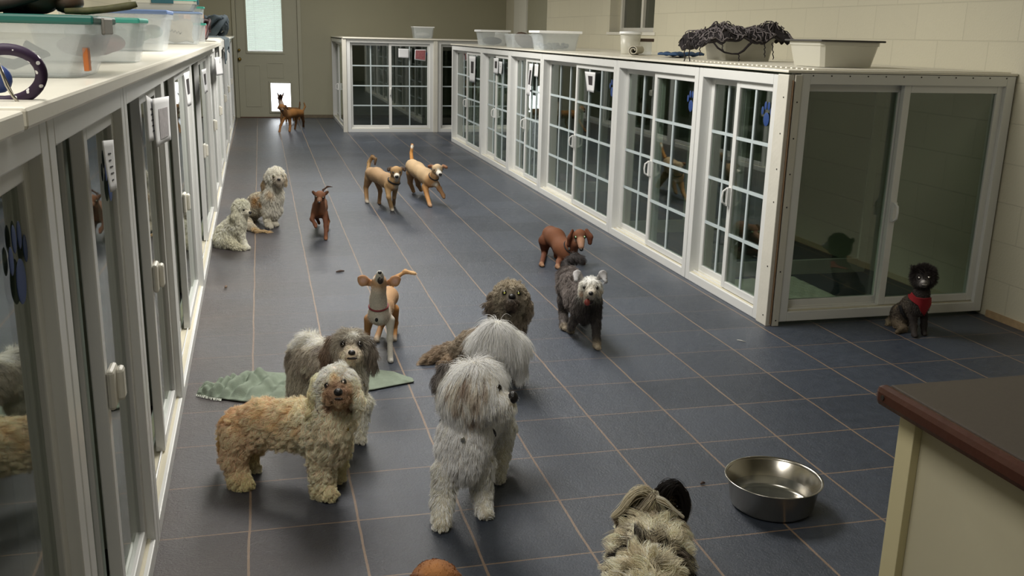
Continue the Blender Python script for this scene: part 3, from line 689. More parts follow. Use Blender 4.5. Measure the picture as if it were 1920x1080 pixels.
# ---- big white dog, centre foreground
D = Dog('shaggy_dog', 'tall white shaggy dog in the centre foreground, dark fringe over its face, looking right', curl_bump=.0008)
Wh = '#d8d5cc'
D.chain([(868, 838, .0, 52), (878, 790, .07, 46), (915, 775, .26, 40), (928, 765, .34, 34)], '#dcd4ca', .03, .03, flow=(0, 0, -1))
D.chain([(866, 860, -.02, 44), (872, 810, .0, 48), (880, 765, .0, 42)], '#dcd4ca', .035, .03, flow=(0, -.1, -1))
D.chain([(880, 735, .0, 66), (895, 728, -.02, 62)], '#d8d2c6', .055, .025, flow=(0, -.3, -1), lay=.85)
D.chain([(925, 750, -.06, 34), (948, 754, -.08, 24)], '#c9c2b4', .03, .018, flow=(.2, -.1, -1))
D.chain([(836, 690, .03, 16), (822, 712, .03, 14), (820, 726, .03, 9)], '#4a4544', .035, .012, flow=(-.3, 0, -1))
D.leg([(838, 880, -.02, 32), (830, 930, -.04, 23), ('F', 828, 988, 22)], '#c3beb0', .026, (-.3, -1), paw='#c8bfaa', pawlen=.7)
D.leg([(900, 870, .0, 32), (904, 920, -.01, 22), ('F', 907, 968, 19)], '#c9c5b8', .026, (.1, -1), paw='#c6bda9', pawlen=.7)
D.leg([(944, 800, .27, 28), (940, 850, .24, 18), ('F', 934, 903, 15)], '#c6c2b4', .022, (.1, -1), pawlen=.7)
D.leg([(908, 810, .34, 26), (902, 850, .32, 17), ('F', 900, 888, 14)], '#b5b1a4', .02, (.1, -1), pawlen=.7)
D.chain([(932, 730, .37, 18), (930, 690, .37, 26), (930, 645, .36, 34)], '#cdc9bd', .05, .03, flow=(0, 0, -1))
D.chain([(905, 634, .36, 28), (932, 622, .36, 30), (962, 640, .36, 34)], '#d9d7ce', .075, .03, flow=(.1, 0, -1), lay=.85)
D.chain([(962, 650, .36, 32), (975, 680, .36, 20)], '#d6d3c9', .07, .03, flow=(.15, 0, -1), lay=.9)
for q in ((872, 715, 14), (890, 740, 12), (906, 720, 9), (860, 745, 13), (845, 720, 9), (885, 770, 12)): D.mark(q[0], q[1], -.06, q[2]*1.7, '#6b5c52', .8)
D.mark(934, 728, -.06, 8, '#2b211d', .7); D.mark(925, 680, .25, 12, '#a3815f', .9)
D.build()
D.nose(962, 745, 10, 1.2, out=.3); D.eye(934, 727, 7, None)
D.collar((868, 838, .0, 50), (878, 800, .04, 44), .9, .012, BLKFAB, .005, SILV, (868, 825))
D.fur(64000, 8, .0005, curl=.002, cf=.8, clump=.42, ng=2200, grav=.75, jit=.24, gain=2.15, seed=4, avoid=((961, 746, 14), (934, 727, 9)))

# ---- brindle grey dog behind the white plume
D = Dog('shaggy_dog', 'brown-grey shaggy dog lying behind the white tail plume, its eyes shining yellow', curl_bump=.001)
D.chain([(956, 610, 1.03, 30), (925, 640, 1.14, 32), (885, 650, 1.24, 30), (855, 662, 1.30, 24)], '#8b8072', .035, .03, flow=(-1, .3, -.4))
D.chain([(956, 640, 1.02, 28), (956, 600, 1.02, 27)], '#5d564e', .03, .03, flow=(0, 0, -1))
D.chain([(955, 564, 1.02, 36), (956, 558, 1.01, 34)], '#8f8677', .02, .02, flow=(0, .1, -.8), lay=.5)
D.chain([(959, 568, .96, 17), (959, 571, .93, 13)], '#4a4038', .014, .012, flow=(0, 0, -1))
D.chain([(924, 556, 1.02, 11), (919, 574, 1.02, 12), (921, 590, 1.02, 9)], '#6d6256', .03, .012, flow=(0, 0, -1))
D.chain([(984, 556, 1.0, 10), (991, 574, 1.0, 11), (990, 592, 1.0, 9)], '#7a6f61', .03, .012, flow=(0, 0, -1))
D.leg([(968, 650, 1.0, 16), (970, 685, 1.0, 11), ('F', 971, 722, 11)], '#3c3733', .02, (.1, -1))
D.leg([(942, 650, 1.03, 16), (942, 690, 1.03, 11), ('F', 942, 722, 11)], '#3c3733', .02, (.1, -1))
D.chain([(850, 668, 1.30, 20), ('F', 835, 695, 12), ('F', 850, 697, 9)], '#7d6d5b', .026, .02, flow=(-1, 0, -.5))
D.chain([(848, 655, 1.32, 15), (826, 664, 1.33, 14), (806, 674, 1.32, 11), (797, 679, 1.31, 9)], '#7e6e5e', .04, .02, flow=(-1, 0, -.4), tip='#8f7f6c')
D.mark(959, 560, .94, 12, '#2a2522', .7); D.mark(945, 550, .96, 8, '#3a322c', .7); D.mark(974, 550, .96, 8, '#3a322c', .7); D.mark(957, 582, .95, 14, '#332d29', .7)
D.mark(957, 532, .99, 16, '#a09684', .9)
D.build()
D.eye(946, 549.5, 5, '#eef284', .55); D.eye(972.5, 550, 5, '#eef284', .55); D.nose(960, 556, 7, .8)
D.fur(32000, 8, .0006, curl=.005, cf=1.2, clump=.6, ng=1200, gain=1.7, grav=.5, jit=.35, seed=5, avoid=((946, 549, 10), (972, 550, 10), (960, 553, 12)))

# ---- grey terrier with white face
D = Dog('terrier', 'dark grey terrier with a white face and folded ears, mouth open, walking closer', curl_bump=.0015)
D.chain([(1066, 520, 1.84, 24), (1070, 535, 1.70, 26), (1086, 560, 1.55, 27), (1098, 572, 1.47, 27)], '#5a5350', .022, .03)
D.chain([(1100, 578, 1.45, 27), (1106, 560, 1.42, 24)], '#3d3937', .024, .03, flow=(0, 0, -1))
D.chain([(1107, 542, 1.40, 23), (1108, 540, 1.39, 22)], '#c4c1b8', .018, .016, flow=(0, 0, -1), lay=.5)
D.chain([(1108, 548, 1.35, 13), (1108, 552, 1.32, 10)], '#b5ada0', .012, .010, flow=(0, 0, -1))
D.chain([(1102, 563, 1.36, 9), (1102, 566, 1.335, 7)], '#8f8274', .012, .010, flow=(0, 0, -1))
D.chain([(1089, 522, 1.38, 6), (1082, 514, 1.36, 9), (1080, 526, 1.33, 5)], '#b5b3b4', .004, .004, flat=(0, -1, .2, .35))
D.chain([(1123, 520, 1.38, 6), (1130, 515, 1.36, 9), (1136, 528, 1.33, 5)], '#a9a7a8', .004, .004, flat=(0, -1, .2, .35))
D.leg([(1117, 596, 1.43, 12), (1118, 622, 1.42, 8.5), ('F', 1118, 654, 9)], '#413d3b', .014, (.1, -1), paw='#b9ab95')
D.leg([(1078, 596, 1.52, 11), (1072, 608, 1.55, 8), ('F', 1069, 624, 8)], '#5f5955', .014, (.1, -1), paw='#a39783')
D.leg([(1058, 560, 1.84, 15), (1056, 585, 1.88, 9), ('F', 1057, 619, 8)], '#5d5754', .016, (.1, -1), paw='#a39783')
D.leg([(1090, 560, 1.80, 14), (1094, 585, 1.85, 9), ('F', 1094, 608, 8)], '#4d4846', .014, (.1, -1))
D.chain([(1062, 506, 1.92, 9), (1062, 492, 1.97, 9), (1076, 482, 1.97, 10), (1090, 486, 1.93, 8)], '#332f2f', .03, .012, flow=(.5, 0, -.5))
D.mark(1104, 522, 1.38, 19, '#e6e6e2', .8); D.mark(1108, 540, 1.33, 9, '#cfcbc2', .7); D.mark(1091, 550, 1.37, 9, '#b08c70', .8); D.mark(1125, 548, 1.36, 8, '#b5a68f', .8)
D.mark(1083, 524, 1.37, 5.5, '#c8c8cc', .7); D.mark(1132, 525, 1.36, 6, '#b9b9bb', .7)
D.mark(1105, 585, 1.40, 18, '#2e2b2b', .8); D.mark(1060, 545, 1.6, 16, '#7c7470', .9)
D.build()
D.eye(1096, 539, 3.6, None); D.eye(1119, 540, 3.6, None); D.nose(1108, 550, 4.8, .8); D.blob('mouth', 1105, 565, 8, 5.5, MOUTH, .5); D.blob('tongue', 1101, 567, 5.5, 6.5, TONGUE, .5, .25)
D.fur(26000, 6, .0006, curl=.001, clump=.4, ng=1200, grav=.4, jit=.35, seed=6, avoid=((1096, 539, 7), (1119, 540, 7), (1108, 550, 8), (1103, 566, 8)))

# ---- dachshund
D = Dog('dachshund', 'smooth red-brown dachshund with green-shining eyes and greying muzzle, behind the grey terrier', h=.005)
D.chain([(1032, 439, 3.22, 16), (1042, 446, 3.14, 17), (1056, 466, 3.02, 17), (1064, 476, 2.98, 17)], '#6e4630', .003, .03)
D.chain([(1064, 470, 2.98, 15), (1078, 456, 2.93, 12)], '#6a422d', .003, .03)
D.chain([(1086, 443, 2.91, 12.5), (1087, 441, 2.90, 12)], '#744a34', .003, .012)
D.chain([(1089, 452, 2.86, 8), (1090, 463, 2.81, 5.5)], '#94715a', .002, .008)
D.chain([(1073, 434, 2.92, 5), (1068, 446, 2.91, 7), (1066, 458, 2.91, 6)], '#623a28', .003, .006, flat=(.7, -.7, 0, .5))
D.chain([(1100, 433, 2.90, 5), (1106, 444, 2.88, 6.5), (1106, 455, 2.88, 5)], '#623a28', .003, .006, flat=(-.7, -.7, 0, .5))
D.leg([(1022, 452, 3.22, 13), (1021, 474, 3.26, 5.5), ('F', 1015, 500, 5)], '#5f3826', .003, (.3, -1), paw='#a88468')
D.leg([(1056, 482, 2.98, 8), (1048, 490, 2.98, 5.5), ('F', 1045, 504, 5)], '#68402c', .003, (.3, -1), paw='#a88468')
D.leg([(1078, 478, 2.99, 8), (1088, 484, 3.0, 5.5), ('F', 1092, 496, 5)], '#5c3219', .003, (.3, -1))
D.leg([(1040, 458, 3.24, 10), (1042, 470, 3.26, 5), ('F', 1043, 484, 5)], '#6a391c', .003, (.3, -1))
D.chain([(1030, 434, 3.32, 4), (1031, 436, 3.46, 3), (1033, 440, 3.6, 2)], '#6a391c', .003, .008)
D.mark(1079, 450, 2.86, 5, '#a88e7c', .7); D.mark(1087, 460, 2.80, 6, '#8a6a58', .7); D.mark(1098, 450, 2.86, 3, '#c0a896', .7)
D.build()
D.eye(1079.5, 444.5, 3.3, '#b9f0a8', .6); D.eye(1096, 444, 3.3, '#b9f0a8', .6); D.nose(1090, 468, 4, .8)
D.collar((1064, 470, 2.98, 15), (1078, 456, 2.93, 12), .45, .004, BLKFAB, .004, SILV, (1067, 466))

# ---- black pomeranian in harness
D = Dog('pomeranian', 'small black clipped dog in a red harness sitting in front of the large glass kennel', h=.0045, curl_bump=.001)
D.chain([(1685, 602, 1.45, 17), (1692, 590, 1.42, 20), (1708, 575, 1.36, 19), (1722, 568, 1.31, 17)], '#5e564e', .012, .03)
D.chain([(1722, 575, 1.30, 17), (1728, 550, 1.28, 16)], '#3c3735', .012, .03, flow=(0, 0, -1))
D.chain([(1731, 520, 1.28, 22), (1732, 518, 1.27, 22)], '#2a2524', .022, .016, flow=(0, 0, -.2), lay=.15)
D.chain([(1732, 530, 1.23, 9), (1732, 531, 1.21, 7)], '#6a6664', .006, .008)
D.chain([(1714, 506, 1.29, 6), (1711, 502, 1.29, 5)], '#2a2524', .012, .006, lay=.2)
D.chain([(1749, 508, 1.29, 6), (1752, 505, 1.29, 5)], '#2a2524', .012, .006, lay=.2)
D.leg([(1712, 592, 1.31, 9), (1713, 612, 1.295, 6.5), ('F', 1714, 632, 6)], '#35302e', .006, (-.2, -1))
D.leg([(1733, 590, 1.30, 8), (1732, 610, 1.29, 6), ('F', 1732, 629, 5.5)], '#2a2625', .006, (-.2, -1))
D.chain([(1684, 606, 1.40, 12), ('F', 1694, 622, 7), ('F', 1682, 626, 5)], '#6e6252', .008, .016)
D.chain([(1668, 600, 1.48, 7), (1664, 610, 1.46, 6)], '#7d7260', .016, .012)
D.mark(1672, 606, 1.40, 8, '#8f8468', .8); D.mark(1680, 575, 1.40, 9, '#7e715c', .8); D.mark(1730, 527, 1.21, 4, '#a5a2a0', .6); D.mark(1738, 527, 1.21, 4, '#8f8c8a', .6)
D.build()
D.eye(1723.5, 520.5, 3.6, '#fff8ee', .6); D.eye(1741.5, 520, 3.6, '#fff8ee', .6); D.nose(1734.5, 524.5, 2.8, .8); D.blob('mouth', 1733.5, 534, 5, 1.6, mat('teeth_grey', '#8f8c88', .5))
# harness: chest bib and belly strap that follow the body
hb = MB(); cols = []
RED = mat('red_harness', '#8e1a22', .7, noise=.1, nscale=60)
def drape(dog, polypx, off=.004, n=14):
    s_ = MB(); g = {}
    x0, x1 = min(p[0] for p in polypx), max(p[0] for p in polypx); y0, y1 = min(p[1] for p in polypx), max(p[1] for p in polypx)
    def inside(x, y):
        c = False; j = len(polypx)-1
        for i in range(len(polypx)):
            a, b = polypx[i], polypx[j]
            if (a[1] > y) != (b[1] > y) and x < (b[0]-a[0])*(y-a[1])/(b[1]-a[1])+a[0]: c = not c
            j = i
        return c
    nx = int(x1-x0)*2+1; ny = int(y1-y0)*2+1
    for j in range(ny+1):
        for i in range(nx+1):
            px, py = x0+(x1-x0)*i/nx, y0+(y1-y0)*j/ny
            h = dog.hit(px, py)
            if h and inside(px, py): g[i, j] = len(s_.v); s_.v.append(tuple(h[0]+h[1]*off-dog.base))
    for (i, j), a in g.items():
        q = [g.get((i+1, j)), g.get((i+1, j+1)), g.get((i, j+1))]
        if None not in q: s_.f.append((a, *q))
    return s_
hm = drape(D, [(1703, 546), (1709, 544), (1720, 556), (1732, 558), (1745, 556), (1746, 566), (1738, 578), (1731, 590), (1725, 582), (1722, 572), (1709, 562), (1702, 554)], .010)
ho = hm.build('harness', RED, D.root, smooth=True); so = ho.modifiers.new('solid', 'SOLIDIFY'); so.thickness = .004
st = drape(D, [(1687, 574), (1692, 572), (1696, 584), (1702, 594), (1699, 596), (1690, 586)], .009)
so2 = st.build('strap', BLKFAB, ho, smooth=True); so2.modifiers.new('solid', 'SOLIDIFY').thickness = .003
D.fur(16000, 4, .0006, clump=.3, ng=1500, grav=.15, jit=.4, seed=8, avoid=((1723, 520, 7), (1741, 520, 7), (1732, 527, 9), (1734, 534, 6)))

# ---- black and white shih tzu at the bottom edge, seen from above and behind
D = Dog('shaggy_dog', 'cream and black long-haired dog seen from above at the bottom edge, wavy tail raised', curl_bump=.004, bscale=55)
D.chain([(1222, 1010, -.60, 62), (1216, 1060, -.72, 70), (1210, 1110, -.84, 66), (1208, 1150, -.92, 52)], '#c6bda6', .05, .03, flow=(0, .4, -.4), lay=.6)
D.chain([(1206, 1180, -1.0, 52), (1205, 1200, -1.03, 48)], '#2a2422', .05, .02, flow=(0, -.2, -1))
D.chain([(1205, 1225, -1.08, 24), (1205, 1240, -1.11, 18)], '#bdb6a5', .02, .02)
D.chain([(1170, 1160, -.98, 16), (1150, 1200, -.98, 16)], '#1e1a19', .05, .02, flow=(0, 0, -1))
D.chain([(1240, 1160, -.98, 16), (1258, 1200, -.98, 16)], '#1e1a19', .05, .02, flow=(0, 0, -1))
D.leg([(1180, 1050, -.62, 30), (1180, 1100, -.62, 20), ('F', 1181, 1130, 20)], '#b5ad98', .03, (-.1, -1))
D.leg([(1262, 1050, -.62, 30), (1262, 1100, -.62, 20), ('F', 1262, 1128, 20)], '#b5ad98', .03, (-.1, -1))
D.leg([(1165, 1160, -.88, 28), (1162, 1210, -.88, 20), ('F', 1160, 1270, 20)], '#b5ad98', .03, (-.1, -1))
D.leg([(1248, 1160, -.88, 28), (1250, 1210, -.88, 20), ('F', 1252, 1270, 20)], '#b5ad98', .03, (-.1, -1))
D.chain([(1222, 985, -.55, 26), (1214, 945, -.52, 20), (1205, 922, -.52, 14)], '#857a6a', .035, .02, flow=(-.5, -.2, -.7), lay=.7)
D.chain([(1216, 950, -.52, 18), (1238, 930, -.52, 17), (1258, 936, -.52, 15), (1262, 952, -.52, 11)], '#2b2422', .035, .02, flow=(.7, -.2, -.5), lay=.7)
D.mark(1190, 930, -.55, 16, '#8d8474', .8)
for q in ((1165, 1052, 20), (1180, 1032, 14), (1205, 1026, 14), (1232, 1024, 14), (1255, 1036, 16), (1268, 1056, 18), (1275, 1085, 22), (1150, 1078, 22)): D.mark(q[0], q[1], -.74, q[2]*1.7, '#0e0b0a', .35)
D.mark(1216, 1010, -.62, 25, '#c9c1ad', .8)
D.build()
D.fur(42000, 10, .0006, curl=.0075, cf=.8, clump=.74, ng=1100, grav=.5, jit=.4, seed=9, shade=.2, streak=['#e6decb', '#c9bda2', '#8d8070', '#1c1715', '#2a2320', '#d8cfba'], gain=1.7)

def locks(D, paths, name='tail_hair', seg=16, seed=3):
    r = np.random.default_rng(seed); XS = []; CS = []
    for pts, col, n, spread in paths:
        Pn = np.array([at(*p) for p in pts]); tt = np.linspace(0, 1, len(Pn)); t = np.linspace(0, 1, seg)
        t2 = t*t*(3-2*t)*0+t
        base = np.stack([np.interp(t2, tt, Pn[:, i]) for i in range(3)], 1)
        for _ in range(4): base[1:-1] = (base[:-2]+base[1:-1]*2+base[2:])/4
        off = r.normal(size=(n, 3))*spread; off2 = r.normal(size=(n, 3))*spread*.5
        X = base[None]+off[:, None]*(1-.75*t**1.5)[None, :, None]+off2[:, None]*np.sin(t*5+r.uniform(0, 1))[None, :, None]
        le = r.uniform(.8, 1.0, n)
        XS.append(X); c = np.array(lin(col)); CS.append(np.clip(c*(1+r.normal(size=(n, 1))*.22), 0, .95))
    X = np.concatenate(XS); Cc = np.concatenate(CS); n = len(X); hc = bpy.data.hair_curves.new(name); hc.add_curves([seg]*n)
    hc.attributes['position'].data.foreach_set('vector', (X-np.array(D.base)).astype(np.float32).ravel())
    ra = hc.attributes.get('radius') or hc.attributes.new('radius', 'FLOAT', 'POINT'); ra.data.foreach_set('value', np.tile(.0005*(1-.8*np.linspace(0, 1, seg)**2), n).astype(np.float32))
    ca = hc.attributes.new('Col', 'FLOAT_COLOR', 'CURVE'); ca.data.foreach_set('color', np.c_[Cc, np.ones(n)].astype(np.float32).ravel())
    hc.materials.append(FUR); o = bpy.data.objects.new(name, hc); COL.objects.link(o); o.parent = D.root
YT = -.55
LK = []
def lk(col, *p, n=150, sp=.0045, dy=0.): LK.append(([(x, y, YT+dy-.004*i) for i, (x, y) in enumerate(p)], col, n, sp))
for j in range(7):
    q = j*5
    lk(['#d8cfb8', '#8e8272', '#b8ab92', '#5a5048', '#e2dac6', '#7d7263', '#c7bca4'][j], (1228, 975-q*.2), (1226, 935-q*.3), (1205-j*2, 912+q), (1180-j*2, 928+q), (1166, 955+q*1.1), (1148+j*3, 968+q*1.3), n=230, sp=.006, dy=.012*j-.03)
for j in range(6):
    q = j*5
    lk(['#1d1817', '#241d1b', '#3c332e', '#1a1514', '#cfc6b2', '#2b2320'][j], (1230, 978), (1236, 935), (1252, 903+q*.7), (1276, 912+q), (1290, 940+q*.8), (1284-j*4, 972+q), n=260, sp=.008, dy=.01*j-.03)
for j in range(6):
    lk(['#e4dcc8', '#9a8e7b', '#2a2421', '#d9cfb9', '#6f6558', '#efe8d6'][j], (1226+j, 925), (1222+j*3, 950), (1232+j*5, 972), (1248+j*6, 984+j), (1262+j*5, 978+j*2), n=130, sp=.003, dy=-.05)
for j in range(5):
    lk(['#d6ccb6', '#a99d88', '#3a322d', '#c9bfa9', '#857a6a'][j], (1224, 930), (1216-j*3, 950), (1204-j*6, 968+j*2), (1186-j*7, 972+j*5), (1168-j*5, 985+j*6), n=150, sp=.004, dy=-.05)
for j in range(4):
    lk(['#efe8d8', '#bfb49d', '#e6ddca', '#8d8272'][j], (1232, 932+j*2), (1246, 936+j*3), (1258+j*3, 948+j*3), (1272+j*2, 962+j*2), (1282, 968+j), n=60, sp=.002, dy=-.065)
locks(D, LK)

# ---- brown dog, bottom edge
D = Dog('brown_dog', 'brown smooth-haired dog at the bottom edge, only its rounded head top in the picture', h=.006)
D.chain([(816, 1100, -.75, 52), (816, 1104, -.77, 50)], '#865a38', .006, .02)
D.chain([(816, 1150, -.80, 44), (816, 1230, -.95, 62), (816, 1330, -1.2, 66)], '#7a4c24', .006, .04)
D.chain([(816, 1115, -.66, 26), (816, 1125, -.62, 18)], '#6f4320', .004, .02)
D.chain([(776, 1085, -.78, 12), (762, 1120, -.78, 16)], '#5c3518', .006, .015); D.chain([(856, 1085, -.78, 12), (868, 1120, -.78, 16)], '#5c3518', .006, .015)
D.leg([(786, 1230, -.90, 26), (784, 1300, -.88, 16), (784, 1350, -.86, 14)], '#7a4c24', .004, (0, 1)); D.leg([(846, 1230, -.90, 26), (848, 1300, -.88, 16), (848, 1350, -.86, 14)], '#7a4c24', .004, (0, 1))
D.leg([(780, 1400, -1.2, 28), (780, 1480, -1.2, 18), (780, 1560, -1.18, 15)], '#7a4c24', .004, (0, 1)); D.leg([(850, 1400, -1.2, 28), (850, 1480, -1.2, 18), (850, 1560, -1.18, 15)], '#7a4c24', .004, (0, 1))
D.mark(816, 1060, -.8, 40, '#a06a34', .9)
D.build(); D.fur(9000, 4, .0008, clump=.3, grav=.2, jit=.25, seed=10)

# ---- tan and white shih tzu sitting at the left
D = Dog('shaggy_dog', 'white shaggy dog with a tan back and dark muzzle sitting upright beside the left kennels', h=.007, curl_bump=.0015)
D.chain([(458, 412, 4.78, 16), (466, 395, 4.70, 20), (486, 382, 4.58, 21), (503, 378, 4.50, 20)], '#b9b2a3', .02, .03)
D.chain([(510, 392, 4.45, 20), (512, 368, 4.44, 19), (514, 350, 4.44, 17)], '#b5b1a6', .03, .03, flow=(0, 0, -1))
D.chain([(515, 333, 4.44, 19), (517, 330, 4.42, 18)], '#cbc6b8', .02, .02, flow=(0, 0, -.8), lay=.5)
D.chain([(522, 340, 4.36, 11), (523, 343, 4.32, 8.5)], '#8d8578', .012, .012, flow=(0, 0, -1))
D.chain([(499, 332, 4.46, 6), (496, 347, 4.46, 7), (494, 357, 4.46, 5)], '#7d6a50', .02, .01, flow=(0, 0, -1))
D.chain([(533, 330, 4.42, 5), (536, 346, 4.42, 5)], '#8f8069', .02, .01, flow=(0, 0, -1))
D.leg([(500, 400, 4.46, 11), (502, 414, 4.44, 8), ('F', 504, 429, 7)], '#bcb6a6', .014, (.7, -.7)); D.leg([(516, 400, 4.48, 9), (513, 412, 4.48, 7), ('F', 516, 425, 6.5)], '#bcb6a6', .014, (.7, -.7))
D.chain([(458, 412, 4.72, 14), ('F', 468, 432, 9), ('F', 478, 434, 7)], '#b4ab99', .016, .02)
D.chain([(462, 425, 4.70, 8), ('F', 478, 437, 5), ('F', 498, 437, 3.5), ('F', 508, 436, 2)], '#b59d78', .03, .01, flow=(1, 0, -.1))
D.mark(476, 378, 4.5, 16, '#a98659', .8); D.mark(488, 384, 4.48, 9, '#ad8a60', .8); D.mark(505, 365, 4.42, 12, '#a8957a', .9)
D.mark(513, 332, 4.36, 5, '#3c342c', .7); D.mark(529, 330, 4.36, 5, '#3c342c', .7); D.mark(523, 338, 4.3, 6, '#4a423b', .7)
D.build()
D.eye(513, 330.5, 2.2, '#c9c07a', .5); D.eye(528, 329, 2.2, '#c9c07a', .5); D.nose(523, 336.5, 3.2, .8)
D.fur(18000, 6, .0008, gain=1.6, curl=.001, clump=.45, ng=800, grav=.5, jit=.3, seed=11, avoid=((513, 330, 3), (528, 329, 3), (523, 336, 4)))

# ---- little white bichon type
D = Dog('fluffy_dog', 'small fluffy white dog sitting against the left kennels, facing right', h=.006, curl_bump=.002)
D.chain([(424, 448, 3.80, 24), (430, 440, 3.80, 25), (440, 422, 3.76, 19)], '#c9c6b4', .02, .03, flow=(.2, -.1, -1))
D.chain([(445, 425, 3.74, 17), (450, 404, 3.73, 15)], '#b5b2a3', .026, .02, flow=(0, 0, -1))
D.chain([(451, 391, 3.74, 16), (453, 389, 3.73, 15)], '#bfbdae', .022, .016, flow=(-.2, 0, -.8), lay=.5)
D.chain([(463, 398, 3.70, 8), (467, 400, 3.69, 5.5)], '#bfb9a8', .010, .010, flow=(0, 0, -1))
D.chain([(442, 388, 3.70, 6), (440, 402, 3.69, 7), (441, 412, 3.69, 5)], '#b0ad9c', .026, .010, flow=(0, 0, -1))
D.leg([(452, 440, 3.72, 8), (456, 454, 3.72, 6), ('F', 462, 468, 6)], '#c2bfb0', .014, (1, -.4)); D.leg([(448, 440, 3.78, 8), (452, 452, 3.80, 6), ('F', 456, 464, 5.5)], '#b8b5a6', .014, (1, -.4))
D.chain([(432, 452, 3.74, 15), ('F', 442, 469, 8), ('F', 456, 470, 5)], '#b9b5a2', .018, .02)
D.chain([(410, 452, 3.90, 9), (404, 456, 3.9, 7)], '#b9b5a2', .03, .012)
D.mark(457, 393, 3.67, 3.5, '#4b4440', .7)
D.clipx = -.262; D.build(); D.eye(457, 393.5, 2.2, None); D.nose(469, 398.5, 3, .9)
D.fur(20000, 6, .0008, gain=1.6, curl=.002, clump=.4, ng=1000, grav=.35, jit=.4, seed=12, avoid=((457, 393, 3), (469, 398, 4)))

# ---- small red dog running
D = Dog('small_dog', 'small reddish-brown dog trotting down the middle of the floor with one front paw lifted', h=.006)
D.chain([(602, 380, 4.30, 12), (600, 388, 4.15, 13), (598, 396, 4.0, 13.5)], '#6c4832', .003, .03)
D.chain([(598, 394, 3.98, 13), (599, 378, 3.94, 10)], '#6e4a34', .003, .02)
D.chain([(600, 368, 3.93, 10.5), (600, 367, 3.92, 10)], '#77503a', .003, .012)
D.chain([(599, 375, 3.87, 5.5), (598.5, 378, 3.83, 4)], '#6b4a34', .002, .008)
D.chain([(590, 363, 3.95, 3.8), (587, 360, 3.95, 3)], '#4a2d1a', .002, .005); D.chain([(610, 363, 3.95, 3.8), (614, 360, 3.95, 3)], '#4a2d1a', .002, .005)
D.leg([(588, 402, 3.98, 5.5), (585, 411, 3.95, 4), (591, 421, 3.90, 3.4), (592, 425, 3.88, 3)], '#6a4430', .002, (0, -1))
D.leg([(609, 402, 3.98, 6), (611, 424, 3.96, 4), ('F', 611, 450, 3.8)], '#6c4532', .002, (0, -1), paw='#8f6244')
D.leg([(608, 398, 4.30, 7), (615, 415, 4.36, 3.5), ('F', 613, 435, 3.4)], '#6c4022', .002, (0, -1)); D.leg([(594, 398, 4.32, 7), (594, 408, 4.40, 3.5), (598, 418, 4.42, 3.0)], '#5c3519', .002, (0, -1))
D.chain([(603, 370, 4.40, 3), (606, 356, 4.46, 2.6), (614, 350, 4.48, 2.4), (624, 350, 4.48, 1.8)], '#3f261a', .01, .008)
D.mark(598, 381, 3.83, 3, '#4c342a', .7); D.mark(600, 402, 3.88, 7, '#643a1e', .8)
D.build(); D.eye(592.5, 369, 2.3, '#b9c4a0', .45); D.eye(606, 370, 2.3, '#b9c4a0', .45); D.nose(598.5, 379.5, 2.6, .8)

# ---- tan dog with collar
D = Dog('small_dog', 'tan short-haired dog with dark folded ears, black collar and curled tail', h=.007)
TAN = '#a08464'
D.chain([(696, 325, 5.36, 12), (706, 328, 5.24, 13.5), (724, 338, 5.05, 13.5), (733, 344, 4.98, 13)], TAN, .004, .03)
D.chain([(736, 346, 4.94, 12), (741, 334, 4.92, 10)], '#a8875f', .004, .02)
D.chain([(743, 323, 4.90, 11.5), (743, 322, 4.88, 11)], '#ad8c62', .003, .012)
D.chain([(744, 330, 4.81, 6), (744, 332, 4.77, 4.6)], '#c9c4b8', .002, .008)
D.chain([(733, 315, 4.92, 3.5), (729, 317, 4.90, 3.6), (728, 320, 4.88, 2.4)], '#34261f', .002, .005); D.chain([(753, 315, 4.90, 3.5), (758, 317, 4.88, 3.6), (759, 320, 4.86, 2.4)], '#34261f', .002, .005)
D.leg([(727, 350, 4.96, 7), (729, 370, 4.90, 4.2), ('F', 735, 396, 4.2)], '#ac8c62', .002, (.2, -1), paw='#cfc9bb'); D.leg([(741, 352, 5.0, 6), (739, 370, 5.02, 3.6), ('F', 738, 388, 3.6)], '#9b7f60', .002, (.2, -1), paw='#c9c3b5')
D.leg([(692, 334, 5.36, 9), (686, 352, 5.42, 4.4), ('F', 688, 381, 3.8)], '#a38059', .002, (.4, -1), paw='#d3cec2'); D.leg([(708, 338, 5.30, 8), (713, 358, 5.34, 4), ('F', 711, 383, 3.6)], '#8f7050', .002, (.4, -1))
D.chain([(690, 320, 5.45, 3.4), (692, 304, 5.50, 4), (698, 294, 5.50, 4), (704, 298, 5.46, 3.4), (703, 308, 5.44, 2.6)], '#a98a5f', .010, .006, tip='#3c2a20')
D.mark(744, 338, 4.86, 6, '#b9b5ab', .7); D.mark(745, 351, 4.86, 9, '#b5ad9d', .8); D.mark(743, 325, 4.80, 3, '#cfcabf', .7); D.mark(737, 324, 4.82, 3.5, '#40322a', .7); D.mark(750, 323, 4.82, 3.5, '#40322a', .7)
D.build(); D.eye(737.5, 323.5, 1.9, None); D.eye(750, 323, 1.9, None); D.nose(744, 331.5, 3.6, .85)
D.collar((736, 346, 4.94, 12), (741, 334, 4.92, 10), .55, .003, BLKFAB, .006)
D.fur(5000, 3, .0009, clump=0, grav=.1, jit=.2, seed=14)

